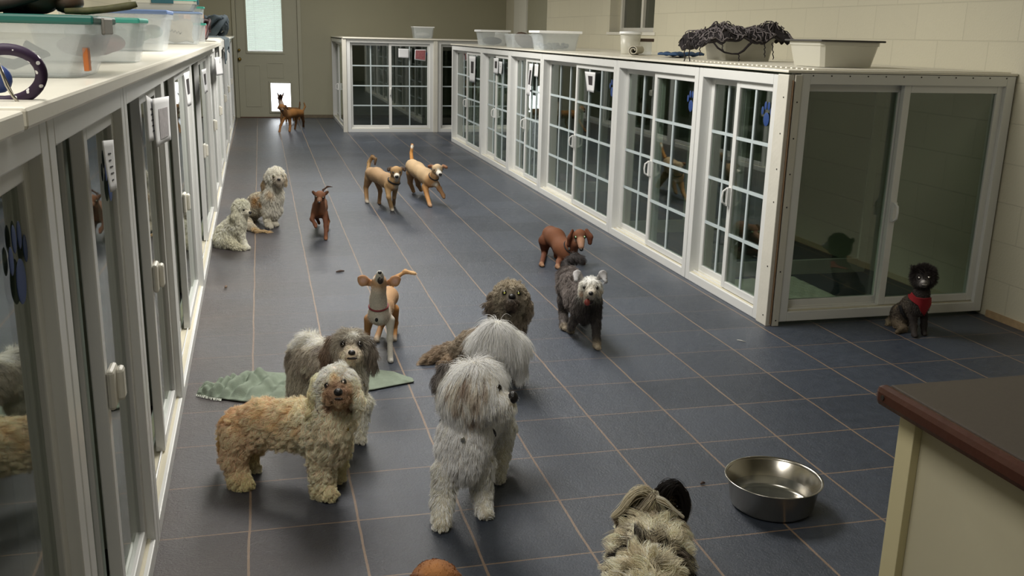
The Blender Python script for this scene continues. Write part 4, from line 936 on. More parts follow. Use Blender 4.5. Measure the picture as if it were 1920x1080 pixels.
# ---- tan and white dog running
D = Dog('small_dog', 'light tan dog with a white face and upright white-tipped tail, running', h=.007)
D.chain([(773, 311, 5.66, 13), (782, 318, 5.54, 14), (798, 330, 5.34, 14), (804, 336, 5.28, 13.5)], '#b39a78', .004, .03)
D.chain([(808, 340, 5.24, 12), (815, 328, 5.20, 9)], '#a9835a', .004, .02)
D.chain([(820, 318, 5.18, 10.5), (820, 317, 5.16, 10)], '#c0a988', .003, .012)
D.chain([(823, 325, 5.10, 6), (825, 328, 5.06, 4.4)], '#cfcac0', .002, .008)
D.chain([(811, 312, 5.20, 3.5), (805, 312, 5.18, 3.6)], '#744a34', .002, .005); D.chain([(831, 311, 5.18, 3.2), (837, 314, 5.16, 3.2)], '#8a6248', .002, .005)
D.leg([(797, 350, 5.27, 6.5), (801, 368, 5.20, 4.2), ('F', 806, 388, 4.2)], '#a67a4c', .002, (.3, -1), paw='#b59478'); D.leg([(818, 344, 5.24, 6), (824, 354, 5.18, 4.5), (831, 366, 5.10, 3.6), (832, 370, 5.08, 3)], '#8f6c4c', .002, (.3, -1))
D.leg([(770, 324, 5.68, 9), (769, 342, 5.76, 4.6), (775, 358, 5.80, 3.6)], '#9b7850', .002, (.3, -1)); D.leg([(784, 334, 5.62, 8), (784, 346, 5.70, 4.4), (789, 356, 5.72, 3.4)], '#8f6e4a', .002, (.3, -1))
D.chain([(772, 300, 5.74, 4), (771, 287, 5.80, 3.4), (773, 272, 5.82, 3.2)], '#a9783f', .008, .006)
D.mark(773, 275, 5.80, 4.5, '#e0dcd2', .6); D.mark(816, 346, 5.16, 9, '#bdb5a6', .8); D.mark(822, 318, 5.1, 5, '#d3cdc0', .8)
D.build(); D.eye(814.5, 318.5, 1.7, None); D.eye(830, 317, 1.7, None); D.nose(825.5, 327, 3.2, .85)
D.collar((808, 340, 5.24, 12), (815, 328, 5.20, 9), .75, .0, BLKFAB, .005)
D.fur(5000, 3, .0009, clump=0, grav=.1, jit=.2, seed=15)

# ---- two dogs at the back door
D = Dog('small_dog', 'brown-tan dog standing sideways near the back door, head turned to the room', h=.010)
D.chain([(563, 212, 11.55, 7), (550, 212, 11.4, 7.4), (540, 215, 11.3, 7.8)], '#8a5f33', .0, .03)
D.chain([(538, 214, 11.28, 7), (531, 207, 11.22, 5.6)], '#8a6440', .0, .03)
D.chain([(528, 202, 11.2, 6.2), (528, 201, 11.18, 6)], '#8b623a', .0, .02); D.chain([(529, 205, 11.1, 3.2), (530, 207, 11.02, 2.4)], '#6e5a48', .0, .014)
D.chain([(524, 198, 11.2, 2), (521, 203, 11.18, 1.8)], '#6b452a', .0, .008); D.chain([(535, 198, 11.2, 2), (539, 204, 11.18, 2)], '#3c281c', .0, .008)
D.leg([(532, 222, 11.25, 3.4), (526, 236, 11.2, 2.2), ('F', 524, 249, 2.2)], '#8a6038', 0, (0, -1)); D.leg([(543, 224, 11.3, 3.4), (544, 236, 11.3, 2.4), ('F', 543, 248, 2.4)], '#7e5630', 0, (0, -1))
D.leg([(556, 218, 11.5, 3.6), (555, 230, 11.55, 2), ('F', 553, 243, 2)], '#74502f', 0, (0, -1)); D.leg([(566, 216, 11.6, 4), (569, 228, 11.7, 2.2), ('F', 569, 239, 2)], '#74502f', 0, (0, -1))
D.chain([(568, 208, 11.65, 2), (572, 200, 11.7, 1.7), (570, 193, 11.7, 1.4)], '#7a5833', 0, .01)
D.build(); D.eye(524.5, 203, 1, None); D.eye(531, 202, 1, None); D.nose(530, 207, 1.5, .8, out=0.)
D = Dog('small_dog', 'pale-throated dog, pricked ears against the bright pet flap, half hidden by the brown-tan dog', h=.010)
D.chain([(556, 208, 12.9, 6.5), (542, 208, 12.75, 6.8), (532, 206, 12.65, 6.4)], '#8f6a44', .0, .03)
D.chain([(530, 203, 12.62, 5.6), (526, 191, 12.6, 4.4)], '#dcc6b4', .0, .03); D.chain([(525, 184, 12.6, 4.6), (526, 182, 12.58, 4.4)], '#8f6a54', .0, .015)
D.chain([(526, 182, 12.54, 3), (526, 178, 12.46, 2.2)], '#4c342a', .0, .012)
D.chain([(522, 179, 12.6, 1.8), (520, 173.5, 12.6, 1.0)], '#4a382e', .0, .006); D.chain([(530, 179, 12.6, 1.8), (532, 173.5, 12.6, 1.0)], '#4a382e', .0, .006)
for a, b_, y_ in ((529, 527, 12.6), (537, 537, 12.65), (552, 551, 12.9), (560, 561, 12.95)): D.leg([(a, 214, y_, 2.8), (b_, 222, y_, 1.9), (b_, 231-(y_-12.6)*4, y_, 1.8)], '#7e5c3c', 0, (0, -1))
D.chain([(561, 204, 13.0, 1.8), (562, 196, 13.05, 1.5), (562, 191, 13.05, 1.2)], '#6b4a2c', 0, .01)
D.build(); D.nose(526, 177, 1.2, .8, out=0.)

# ------------------------------------------------------------------ counter, bowl, towel
ct = empty('counter', (.976, -1.352, .002), 0, 'beige counter cabinet with dark top and red-brown wooden edge at the lower right corner', 'counter')
LAM = mat('dark_laminate', '#453f3a', .42, noise=.25, nscale=260)
WOOD = mat('redbrown_wood', '#3f2014', .38, noise=.35, nscale=22, bump=.08)
MB().box(.018, 1.1, -1.15, -.004, .844, .871).build('top', LAM, ct, bevel=.002)
e = MB().box(-.002, .021, -1.15, .006, .839, .8715).build('wood_edge', WOOD, ct, bevel=.010)
MB().tube([(-.0035, -.016, .856), (.002, -.016, .856)], .004, 10).build('screw', DARK, e)
CABM = mat('cabinet_beige', '#bdb79e', .55, noise=.03)
MB().box(.042, 1.08, -1.13, -.03, -.002, .842).build('cabinet_body', CABM, ct, bevel=.001)
MB().box(.028, .042, -.058, -.022, -.002, .838).build('edge_strip', mat('edge_cream', '#c9c09a', .5), ct, bevel=.001)
MB().box(.042, .05, -.034, -.026, -.002, .84).build('side_reveal', CABM, ct)

steel = mat('brushed_steel', '#b4b0a8', .22, 1., noise=.06, nscale=30)
b = empty('water_bowl', (1.545, -.160, 0), 0, 'large shallow stainless steel water bowl standing on the tiles', 'bowl')
prof = [(0, .001), (.108, .001), (.116, .004), (.121, .012), (.134, .088), (.1375, .0915), (.1415, .0925), (.1425, .0905), (.1405, .0885), (.1385, .0875), (.1325, .0845), (.1185, .014), (.113, .0065), (.105, .0045), (0, .0045)]
MB().lathe([(r_*1.03, z_*1.03) for r_, z_ in prof], n=96).build('shell', steel, b, smooth=True)
wm = mat('water', '#6f7672', .03, spec=.8, alpha=.18)
MB().lathe([(0, .040), (.1243, .040)], n=96).build('water', wm, b, smooth=True)

# crumpled green towel on the floor
tm = mat('sage_towel', '#93a08f', .95, noise=.14, nscale=50, bump=.7, bscale=420)
near = [(370, 741), (400, 748), (430, 752), (470, 757), (540, 756), (600, 746), (660, 738), (700, 733), (740, 725), (776, 718)]
far = [(374, 731), (408, 722), (440, 710), (478, 698), (520, 702), (575, 702), (640, 694), (700, 695), (738, 700), (774, 713)]
def interp(P, u):
    x = u*(len(P)-1); i = min(int(x), len(P)-2); f = x-i; return P[i][0]*(1-f)+P[i+1][0]*f, P[i][1]*(1-f)+P[i+1][1]*f
def tw_v(u, v, lift):
    a = fl(*interp(near, u)); c = fl(*interp(far, u)); p = a.lerp(c, v)
    e = min(1, min(v, 1-v)*6, min(u, 1-u)*20)
    bunch = max(0, 1-max(0, u-.38)*5)
    z = .004+e*(.002+bunch*(.015+.013*math.sin(u*47+4*math.sin(v*5+u*9))*math.cos(v*7-u*14)+.013*math.sin(u*83-v*11)))
    if u > .62: z = .004+.004*e*(1+math.sin(u*60+v*5))
    return (p.x, p.y, max(.002, z)+lift)
s_ = MB(); nu, nv = 170, 44
for j in range(nv+1):
    for i in range(nu+1): s_.v.append(tw_v(i/nu, j/nv, 0))
for j in range(nv):
    for i in range(nu): a = j*(nu+1)+i; s_.f.append((a, a+1, a+nu+2, a+nu+1))
n0 = len(s_.v)
tw = s_.build('towel', tm, smooth=True); tag(tw, 'sage green towel crumpled on the tiles behind the cream dog', 'towel')
so = tw.modifiers.new('thickness', 'SOLIDIFY'); so.thickness = .004; so.offset = 1
fr = MB()
for k in range(34):
    u = k/33*.17; p = fl(*interp(near, u)); dx = random.uniform(-.004, .004)
    fr.tube([(p.x, p.y, .006), (p.x+dx, p.y-.008, .006), (p.x+dx*1.5, p.y-.018, .003)], .0012, 5)
fr.build('fringe', mat('fringe_white', '#cfd3c8', .9), tw)

# litter on the floor
def scrap(px, py, L, ang, m, lab, r=.004, name='leaf_scrap', cat='scrap'):
    p = fl(px, py); d_ = Vector((math.cos(ang), math.sin(ang), 0))*L/2
    o = MB().tube([p-d_+Vector((0, 0, r)), p+Vector((0, .004, r*1.3)), p+d_+Vector((0, 0, r))], [r*.6, r, r*.5], 7).build(name, m, smooth=True); tag(o, lab, cat)
DM = mat('dry_brown', '#4a3a32', .8)
scrap(638, 511, .05, .3, DM, 'small brown scrap on the tiles left of the howling dog', .007)
scrap(424, 541, .02, 1.2, mat('crumb_tan', '#7e6a5a', .8), 'tiny tan crumb on the floor close to the left kennels', .008, 'crumb', 'crumb')
scrap(1390, 640, .045, -.9, mat('straw_white', '#cfcdc4', .6), 'thin white straw lying in front of the right-hand kennel corner', .0022, 'straw_bit', 'scrap')
scrap(1318, 909, .016, .2, DM, 'dark speck on the grout line just left of the steel bowl', .005, 'dark_speck', 'scrap')

# ------------------------------------------------------------------ boxes and things along the kennel tops
CLEAR = mat('clear_plastic', '#dbe2e6', .22, alpha=.30)
MILK = mat('milky_plastic', '#d5d3c6', .35, alpha=.72)
TEAL = mat('teal_lid', '#3fa596', .4); TEALD = mat('deep_teal', '#1f5560', .4); WLID = mat('white_lid', '#f0f2f4', .4); GREYL = mat('grey_lid', '#34312e', .5)
BLUEL = mat('blue_lid', '#5f76a0', .4)
def bin_(name, label, x, y, z, w_, d_, h_, wall=CLEAR, lid=WLID, rot=0., latch=None, lidh=.014, taper=.88, group=None, rim=True, over=.008):
    """x,y: near-left bottom corner of the lid footprint in the box's own frame"""
    t = empty(name, (x, y, z), rot, label, 'storage box', group)
    cx, cy = w_/2, d_/2
    def ring(s, zz, th): hx, hy = cx*s-th, cy*s-th; c_ = .018; return [(cx-hx+c_, cy-hy), (cx+hx-c_, cy-hy), (cx+hx, cy-hy+c_), (cx+hx, cy+hy-c_), (cx+hx-c_, cy+hy), (cx-hx+c_, cy+hy), (cx-hx, cy+hy-c_), (cx-hx, cy-hy+c_)], zz
    m = MB(); rings = [ring(taper, .001, 0), ring(1, h_-.02, 0), ring(1.03, h_-.018, 0), ring(1.03, h_, 0), ring(1, h_, .003), ring(taper, .004, .003)]
    for pts, zz in rings: m.v += [(a, b_, zz) for a, b_ in pts]
    for i in range(5):
        for k in range(8): m.f.append((i*8+k, i*8+(k+1) % 8, (i+1)*8+(k+1) % 8, (i+1)*8+k))
    m.f.append(tuple(range(7, -1, -1))); m.f.append(tuple(range(40, 48)))
    m.build('box_body', wall, t)
    if lid:
        lo = MB().box(-over, w_+over, -over, d_+over, h_, h_+lidh).build('lid', lid, t, bevel=.005)
        if latch:
            MB().box(w_*.33, w_*.67, -over-.006, -over+.002, h_-.018, h_+lidh*.8).build('latch', latch, lo, bevel=.003); MB().box(w_+over-.002, w_+over+.006, d_*.3, d_*.7, h_-.02, h_+lidh*.8).build('latch', latch, lo, bevel=.003)
    return t
ZL = 1.269
# left run
bin_('storage_box', 'large clear storage box with a dark teal lid, nearest on the left top', -.80, -.42, ZL, .56, .30, .105, lid=mat('lid_darkteal', '#1a5d55', .4), latch=mat('latch_grey', '#8d8a84', .4), lidh=.018)
o = MB().box(-.262, -.252, -.400, -.372, ZL+.014, ZL+.06).build('sticker', mat('orange_sticker', '#b5672f', .6), bevel=.001)
tag(o, 'small orange label inside the corner of the big teal-lidded box', 'label')
m = MB(); pts = [(-.62+.14*math.cos(a)*(1 if i < 20 else 1), -.24+.02*math.sin(a*2), ZL+.05+.035*math.sin(a)) for i, a in enumerate(np.linspace(0, 6.28, 26))]
m.tube(pts, .009, 8, cap=False); m.tube([(-.66, -.26, ZL+.095), (-.56, -.27, ZL+.05), (-.42, -.27, ZL+.02), (-.36, -.25, ZL+.045), (-.40, -.24, ZL+.06)], .011, 8)
tag(m.build('coiled_strap', mat('grey_strap', '#5d6568', .7), smooth=True), 'grey coiled strap lying inside the nearest clear box', 'strap')
bin_('storage_box', 'clear box with a bright teal lid holding something red, second on the left top', -.545, .50, ZL, .29, .22, .112, lid=TEAL, lidh=.015, wall=CLEAR)
m = MB().sphere((-.41, .60, ZL+.045), .085, .05, .032).sphere((-.35, .58, ZL+.055), .05, .04, .028)
tag(m.build('red_pouch', mat('dull_red', '#8a3a3e', .7, noise=.2, nscale=30), smooth=True), 'dull red pouch inside the bright teal-lidded box', 'pouch')
bin_('storage_box', 'greyish clear box with a slate blue lid, third on the left top', -.72, 1.95, ZL, .42, .30, .155, lid=BLUEL, lidh=.018, wall=CLEAR)
m = MB()
for k in range(9): m.sphere((-.66+.035*k+random.uniform(-.02, .02), 2.05+random.uniform(-.05, .05), ZL+.03+random.uniform(0, .06)), .045, .03, .03, 10, 7)
tag(m.build('folded_cloths', mat('teal_grey_cloth', '#5e7774', .9, noise=.4, nscale=18), smooth=True), 'teal and grey cloths stuffed in the blue-lidded box', 'cloth')
bin_('storage_box', 'white-lidded clear box holding a crumpled paper bag, near the left edge of the top', -.66, 4.0, ZL, .38, .30, .185, lid=mat('pale_blue_lid', '#7d93b8', .4), wall=CLEAR)
m = MB(); n0 = 0
for j in range(9):
    for i in range(9): m.v.append((-.60+.034*i, 4.05+.012*math.sin(i*1.7+j), ZL+.012+.017*j+.006*math.sin(i*2.1)))
for j in range(8):
    for i in range(8): a = j*9+i; m.f.append((a, a+1, a+10, a+9))
o = m.build('paper_bag', mat('bag_paper', '#b9ad93', .8, noise=.1), smooth=True); o.modifiers.new('solid', 'SOLIDIFY').thickness = .02; tag(o, 'crumpled beige paper bag with scribbled writing in the clear box', 'paper bag')
hw = MB(); hx, hz = -.50, ZL+.085
hw.tube([(hx, 4.012, hz), (hx+.002, 4.012, hz+.045)], .0016, 5).tube([(hx, 4.012, hz+.045), (hx+.02, 4.012, hz+.042), (hx+.022, 4.012, hz+.028), (hx+.002, 4.012, hz+.022), (hx+.028, 4.012, hz-.002)], .0016, 5)
hw.tube([(hx+.03+.0035*k, 4.012, hz+.008*math.sin(k*1.15)-.0008*k) for k in range(24)], .0014, 5)
hw.build('handwriting', BLACK, o)
bin_('storage_box', 'clear box with an aqua lid and dark teal latch stacked on another box', -.69, 4.05, ZL+.201, .39, .27, .062, lid=mat('aqua_lid', '#5cc4b4', .4), latch=TEALD, lidh=.018, wall=MILK)
bin_('storage_box', 'small clear tub with a green lid, lower of two at the left edge', -.40, 5.0, ZL, .10, .12, .12, lid=TEAL, wall=CLEAR)
bin_('storage_box', 'small green-lidded clear tub with brown contents, upper of two at the left edge', -.40, 5.0, ZL+.136, .095, .11, .10, lid=TEAL, wall=CLEAR)
tag(MB().box(-.37, -.33, 5.03, 5.08, ZL+.142, ZL+.22).build('brown_jar', mat('brown_jar', '#5e3b2c', .5), bevel=.01), 'brown jar inside the upper small green-lidded tub', 'jar')
tag(MB().box(-.555, -.548, 6.6, 6.95, 1.264, 1.52).box(-.62, -.40, 6.93, 6.936, 1.264, 1.49).build('cardboard_sheet', mat('card_orange', '#b98a5e', .8, noise=.3, nscale=12), bevel=.001), 'tan and pink cardboard sheet standing near the door end of the left top', 'cardboard')
def bundle(name, lab, cat, c, n, R_, m, r=.007, seed=1, flat=.5, drop=0.):
    rr = random.Random(seed); s_ = MB()
    for k in range(n):
        ph = rr.uniform(0, 6.28); a0 = rr.uniform(.5, 1.); b0 = rr.uniform(.3, 1.); tl = rr.uniform(-.6, .6)
        pts = []
        for a in np.linspace(0, 5.4+rr.uniform(0, 1), 18):
            p = Vector((a0*R_[0]*math.cos(a+ph), b0*R_[1]*math.sin(a+ph), R_[2]*(.5+.5*math.sin(a*1.5+ph+tl))))
            pts.append((c[0]+p.x, c[1]+p.y, c[2]+r+p.z-drop*max(0, math.cos(a+ph))))
        s_.tube(pts, r*rr.uniform(.7, 1.3), 7)
    o = s_.build(name, m, smooth=True); tag(o, lab, cat); return o
bundle('leash_bundle', 'black and red leashes heaped behind the small green-lidded tubs', 'leash', (-.40, 6.1, 1.262), 7, (.09, .10, .16), mat('black_red_leash', '#2c1719', .6, noise=.6, nscale=25), .012, 3)
bundle('leash_bundle', 'pinkish leash trailing over the front edge beyond the green-lidded tubs', 'leash', (-.36, 5.75, 1.262), 2, (.05, .05, .13), mat('pink_leash', '#8e5f5c', .6), .006, 9)
# cloths draped over the far left edge
def drape_cloth(name, lab, x0, x1, y0, y1, z, dropv, m, seed):
    rr = random.Random(seed); s_ = MB(); nu, nv = 26, 34; ph = rr.uniform(0, 6)
    L = (x1-x0)+dropv
    for j in range(nv+1):
        for i in range(nu+1):
            u, v = i/nu, j/nv; d_ = u*L; y = y0+(y1-y0)*v
            if d_ < x1-x0: x, zz = x0+d_, z+.010+.008*math.sin(v*20+ph+u*4)
            else: dd = d_-(x1-x0); x, zz = x1+.010+.008*math.sin(v*24+ph), z-dd*(.75+.35*math.sin(v*5+ph))+.004
            s_.v.append((x, y+.01*math.sin(u*9+ph), zz))
    for j in range(nv):
        for i in range(nu): a = j*(nu+1)+i; s_.f.append((a, a+1, a+nu+2, a+nu+1))
    o = s_.build(name, m, smooth=True); q = o.modifiers.new('solid', 'SOLIDIFY'); q.thickness = .005; q.offset = 1; tag(o, lab, 'cloth'); return o
drape_cloth('draped_cloth', 'white lace-edged cloth hanging over the far left kennel edge', -.60, -.265, 6.0, 7.4, 1.262, .16, mat('white_cloth', '#c4c4be', .9, noise=.1, nscale=20), 4)
drape_cloth('draped_cloth', 'striped blue-grey cloth heaped at the far left kennel edge', -.62, -.27, 7.6, 9.2, 1.262, .22, mat('bluegrey_cloth', '#7e8c94', .9, noise=.5, nscale=7), 8)
bundle('towel_heap', 'heaped dark blue-grey cloth on the far end of the left top', 'cloth', (-.42, 9.6, 1.262), 8, (.14, .3, .20), mat('slate_cloth', '#4f5b63', .9, noise=.4, nscale=10), .03, 5)
# dark straps and camouflage strap on the nearest box lid
bundle('dog_harness', 'black and brown strap harness heaped on the nearest teal lid', 'harness', (-.395, -.27, ZL+.124), 11, (.11, .10, .055), mat('brown_black_strap', '#231a15', .55, noise=.7, nscale=18), .012, 2)
m = MB(); m.sphere((-.355, -.30, ZL+.155), .045, .05, .032).sphere((-.30, -.29, ZL+.150), .032, .04, .024)
tag(m.build('leather_muzzle', mat('brown_leather', '#4a3a30', .35, noise=.4, nscale=20), smooth=True), 'brown leather cup lying among the straps on the nearest lid', 'muzzle')
m = MB().tube([(-.30, -.33, ZL+.131), (-.26, -.33, ZL+.132), (-.22, -.33, ZL+.137), (-.175, -.33, ZL+.145), (-.160, -.33, ZL+.149)], [.006, .0075, .0075, .008, .006], 10)
m.v = [(x, y, ZL+.14+(z-ZL-.14)*1.0) for x, y, z in m.v]
tag(m.build('camouflage_strap', mat('camo_green', '#4a4a2c', .7, noise=.8, nscale=60), smooth=True), 'green camouflage strap sticking out to the right from the nearest lid', 'strap')
# rope slip lead with snap, right in front
rm = bpy.data.materials.new('purple_rope'); rm.use_nodes = True; nt = rm.node_tree; vb = nt.nodes['Principled BSDF']
vo = nt.nodes.new('ShaderNodeTexVoronoi'); vo.inputs['Scale'].default_value = 75; tc_ = nt.nodes.new('ShaderNodeTexCoord'); nt.links.new(tc_.outputs['Object'], vo.inputs['Vector'])
lt = nt.nodes.new('ShaderNodeMath'); lt.operation = 'LESS_THAN'; lt.inputs[1].default_value = .22; nt.links.new(vo.outputs['Distance'], lt.inputs[0])
mx = nt.nodes.new('ShaderNodeMix'); mx.data_type = 'RGBA'; mx.inputs['A'].default_value = (*lin('#2c1738'), 1); mx.inputs['B'].default_value = (.85, .85, .88, 1)
nt.links.new(lt.outputs[0], mx.inputs['Factor']); nt.links.new(mx.outputs['Result'], vb.inputs['Base Color']); vb.inputs['Roughness'].default_value = .6
Yr = -1.02
cpx = [(8+70*math.cos(a), 141+49*math.sin(a)) for a in np.linspace(-2.2, 2.3, 30)]
rl = empty('rope_lead', at(40, 188, Yr), 0, 'dark purple rope lead with white flecks looped on the nearest left top', 'leash')
MB().tube([at(x, y, Yr-.02*math.cos(i/9))-rl.location for i, (x, y) in enumerate(cpx)], .0082, 12).build('rope', rm, rl, smooth=True)
MB().tube([at(x, y, Yr-.03)-rl.location for x, y in ((-10, 105), (0, 128), (12, 160), (24, 180), (34, 192))], .0022, 8).tube([at(x, y, Yr-.03)-rl.location for x, y in ((-4, 116), (10, 148), (25, 180))], .0016, 8).build('snap_hook', mat('steel_hook', '#a8a49c', .25, 1.), rl, smooth=True)
MB().sphere(at(-2, 148, Yr+.03)-rl.location, .018, .01, .02).build('blue_grip', mat('blue_grip', '#2a3f78', .5), rl, smooth=True)

# right run
ZR = 1.253
def rb(px, py, z=ZR): return fl(px, py, z)
p = rb(897, 86); bin_('storage_box', 'clear box with white lid and dark contents, farthest on the right-hand top', 2.60, 8.75, 1.246, .33, .30, .155, lid=WLID, over=.02, lidh=.024)
tag(MB().sphere((2.76, 8.88, 1.30), .12, .10, .045).build('dark_leads', mat('dark_blue_heap', '#2c3038', .8, noise=.5, nscale=20), smooth=True), 'dark coiled leads inside the farthest white-lidded box', 'leads')
t = bin_('storage_box', 'open clear box beside the farthest one, brown bag leaning inside', 2.62, 7.40, 1.246, .29, .32, .14, lid=None)
tag(MB().sphere((2.80, 7.55, 1.32), .12, .05, .075, M=Matrix.Rotation(.5, 3, 'Y')).build('brown_bag', mat('brown_bag', '#54443a', .75, noise=.4, nscale=12), smooth=True), 'dark brown bag slumped in the open clear box', 'bag')
tj = empty('lidded_jar', (3.05, 9.6, 1.246), 0, 'white-capped jar standing behind the farthest boxes', 'jar')
MB().lathe([(0, 0), (.09, 0), (.095, .02), (.09, .12), (0, .12)], n=24).build('jar_body', MILK, tj, smooth=True); MB().lathe([(0, .12), (.085, .12), (.085, .165), (.05, .175), (0, .175)], n=24).build('cap', WHITE, tj, smooth=True)
bin_('storage_box', 'long clear box with white lid and grey chains inside, middle of the right-hand top', 2.53, 6.0, 1.246, .37, .32, .150, lid=WLID, over=.02, lidh=.022)
m = MB()
for k in range(26): m.sphere((2.59+random.random()*.25, 6.07+random.random()*.18, 1.265+random.random()*.04), .026, .02, .016, 8, 6)
tag(m.build('chain_heap', mat('blue_grey_heap', '#5f6770', .6, noise=.4, nscale=40), smooth=True), 'heap of blue-grey leads inside the long white-lidded box', 'leads')
tj = empty('tall_tub', (2.95, 4.86, 1.246), 0, 'tall frosted white tub near the wall window', 'tub')
MB().lathe([(0, 0), (.068, 0), (.072, .01), (.082, .155), (0, .155)], n=28).build('tub_body', MILK, tj, smooth=True); MB().lathe([(0, .155), (.09, .155), (.09, .175), (0, .177)], n=28).build('lid', WLID, tj, smooth=True)
tj = empty('lidded_jar', (3.10, 4.95, 1.246), 0, 'square clear jar with a brown lid beside the rolled white towel', 'jar')
MB().box(-.055, .055, -.055, .055, .001, .10).build('jar_body', CLEAR, tj, bevel=.01); MB().box(-.065, .065, -.065, .065, .10, .125).build('lid', mat('brown_lid', '#4b3a32', .5), tj, bevel=.004)
m = MB(); 
for k in range(60):
    a = k*.25; r_ = .012+.0022*k*.25*1.6
pts = [(-.035+.0, 0, 0)]
sp = MB(); n_ = 50
for j in range(13):
    for i in range(n_):
        a = i*.3; r_ = .009+.0012*i*.55; x_ = r_*math.cos(a); z_ = r_*math.sin(a)
        if i > 38: x_ = r_*math.cos(38*.3)+(i-38)*.030; z_ = -.034+.0
        sp.v.append((x_, .30*j/12, .040+z_))
for j in range(12):
    for i in range(n_-1): a = j*n_+i; sp.f.append((a, a+1, a+n_+1, a+n_))
o = sp.build('rolled_towel', mat('white_towel', '#cfcabb', .9, bump=.4, bscale=200), smooth=True, loc=(2.68, 4.1, 1.246)); o.rotation_euler = (0, 0, -.55); o.modifiers.new('solid', 'SOLIDIFY').thickness = .006; tag(o, 'loosely rolled white towel lying on the right-hand top', 'towel')
m = MB()
for j in range(13):
    for i in range(17): m.v.append((i/16*.34, j/12*.16, .004+.012*math.sin(i*.9)*math.sin(j*.6)**2+.01))
for j in range(12):
    for i in range(16): a = j*17+i; m.f.append((a, a+1, a+18, a+17))
o = m.build('blue_pad', mat('navy_pad', '#28486e', .7), smooth=True, loc=(2.86, 3.74, 1.249)); o.rotation_euler = (0, 0, .55); o.modifiers.new('solid', 'SOLIDIFY').thickness = .014; tag(o, 'flat navy blue pad next to the rolled white towel', 'pad')
# covered box with frayed blanket
bx, by = 2.79, 2.92
bin_('storage_box', 'frosted beige box under the frayed black blanket', bx, by, ZR, .36, .27, .15, lid=mat('black_lid', '#232225', .5), wall=MILK, over=.01)
tag(MB().box(bx+.12, bx+.30, by+.10, by+.2, ZR+.06, ZR+.135).build('grey_tin', mat('grey_tin', '#7d8185', .3, .6), bevel=.01), 'grey shiny tin showing through the box under the blanket', 'tin')
bl_ = MB(); nu, nv = 90, 56
def bz(u, v):
    x = bx-.13+.585*u; y = by-.10+.46*v
    inx = min(x-(bx-.02), bx+.38-x); iny = min(y-(by-.02), by+.29-y); ins = min(inx, iny)
    top = ZR+.168+.020*math.sin(u*9+1)*math.sin(v*7)+.012*math.sin(u*31+v*12)+.008*math.sin(v*41+u*19)+.022*math.exp(-((u-.35)/.14)**2)+.026*math.exp(-((u-.78)/.16)**2)
    if ins < 0: top += ins*.50+ins*.35*abs(math.sin(u*17+v*5)); 
    sh = .018*math.sin(u*23+v*9)
    return (x+sh*.4, y+sh*.3, max(top, ZR+.06))
for j in range(nv+1):
    for i in range(nu+1): bl_.v.append(bz(i/nu, j/nv))
for j in range(nv):
    for i in range(nu): a = j*(nu+1)+i; bl_.f.append((a, a+1, a+nu+2, a+nu+1))
BK = mat('frayed_black_knit', '#2a2527', .95, noise=.75, nscale=38, bump=1., bscale=160)
o = bl_.build('frayed_blanket', BK, smooth=True); o.modifiers.new('solid', 'SOLIDIFY').thickness = .010; tag(o, 'black and grey frayed knitted blanket draped over the frosted box', 'blanket')
rr = random.Random(5); yarn = MB(); ygrey = MB()
for k in range(240):
    u0, v0 = rr.random(), rr.random()*.8; pts = []
    du, dv = rr.uniform(-.012, .012), rr.uniform(.01, .03)*rr.choice((-1, 1))
    for q in range(12):
        uu, vv = min(1, max(0, u0+du*q+.012*math.sin(q*1.1+k))), min(1, max(0, v0+dv*q))
        x, y, z = bz(uu, vv); pts.append((x, y, z+.010+.0015*math.sin(q+k)))
    (ygrey if k % 3 else yarn).tube(pts, .0032, 6)
for (px, py0, py1) in ((1283, 78, 125), (1292, 78, 152), (1313, 78, 105), (1353, 72, 97), (1385, 100, 122), (1434, 80, 108), (1448, 80, 112)):
    p0 = at(px, py0, by-.085); p1 = at(px+rr.uniform(-3, 3), py1, by-.115)
    if px < 1300: p0 = at(px, py0, by+.02); p1 = at(px+1, py1, by-.03)
    yarn.tube([p0.lerp(p1, q/9)+Vector((.004*math.sin(q*2.3+px), 0, 0)) for q in range(10)], [.0035]*9+[.002], 6)
arc = [at(x, y, by-.09) for x, y in ((1338, 80), (1346, 90), (1358, 98), (1372, 101), (1384, 101), (1394, 95), (1404, 84), (1414, 76))]
yarn.tube(arc, [.005, .006, .0055, .0045, .006, .0075, .008, .007], 7)
yarn.build('yarn_tassels', mat('black_yarn', '#1f1a1c', .95), o, smooth=True); ygrey.build('grey_yarn', mat('grey_yarn', '#6e6768', .95), o, smooth=True)
bin_('storage_box', 'frosted box with a dark grey lid above the large glass kennel', 2.80, 1.84, ZR, .33, .32, .125, lid=GREYL, wall=MILK, lidh=.010, over=.02)
p = at(775, 76, 12.2); bin_('storage_box', 'small clear tub with white lid and white contents on the back kennel block', p.x-.02, 12.0, 1.293, .30, .26, .155, lid=WLID)
tag(MB().sphere((p.x+.13, 12.12, 1.345), .11, .08, .04).build('white_cloth_bundle', mat('white_bundle', '#c9c7be', .9), smooth=True), 'white cloth bundle inside the tub on the back kennel block', 'cloth')

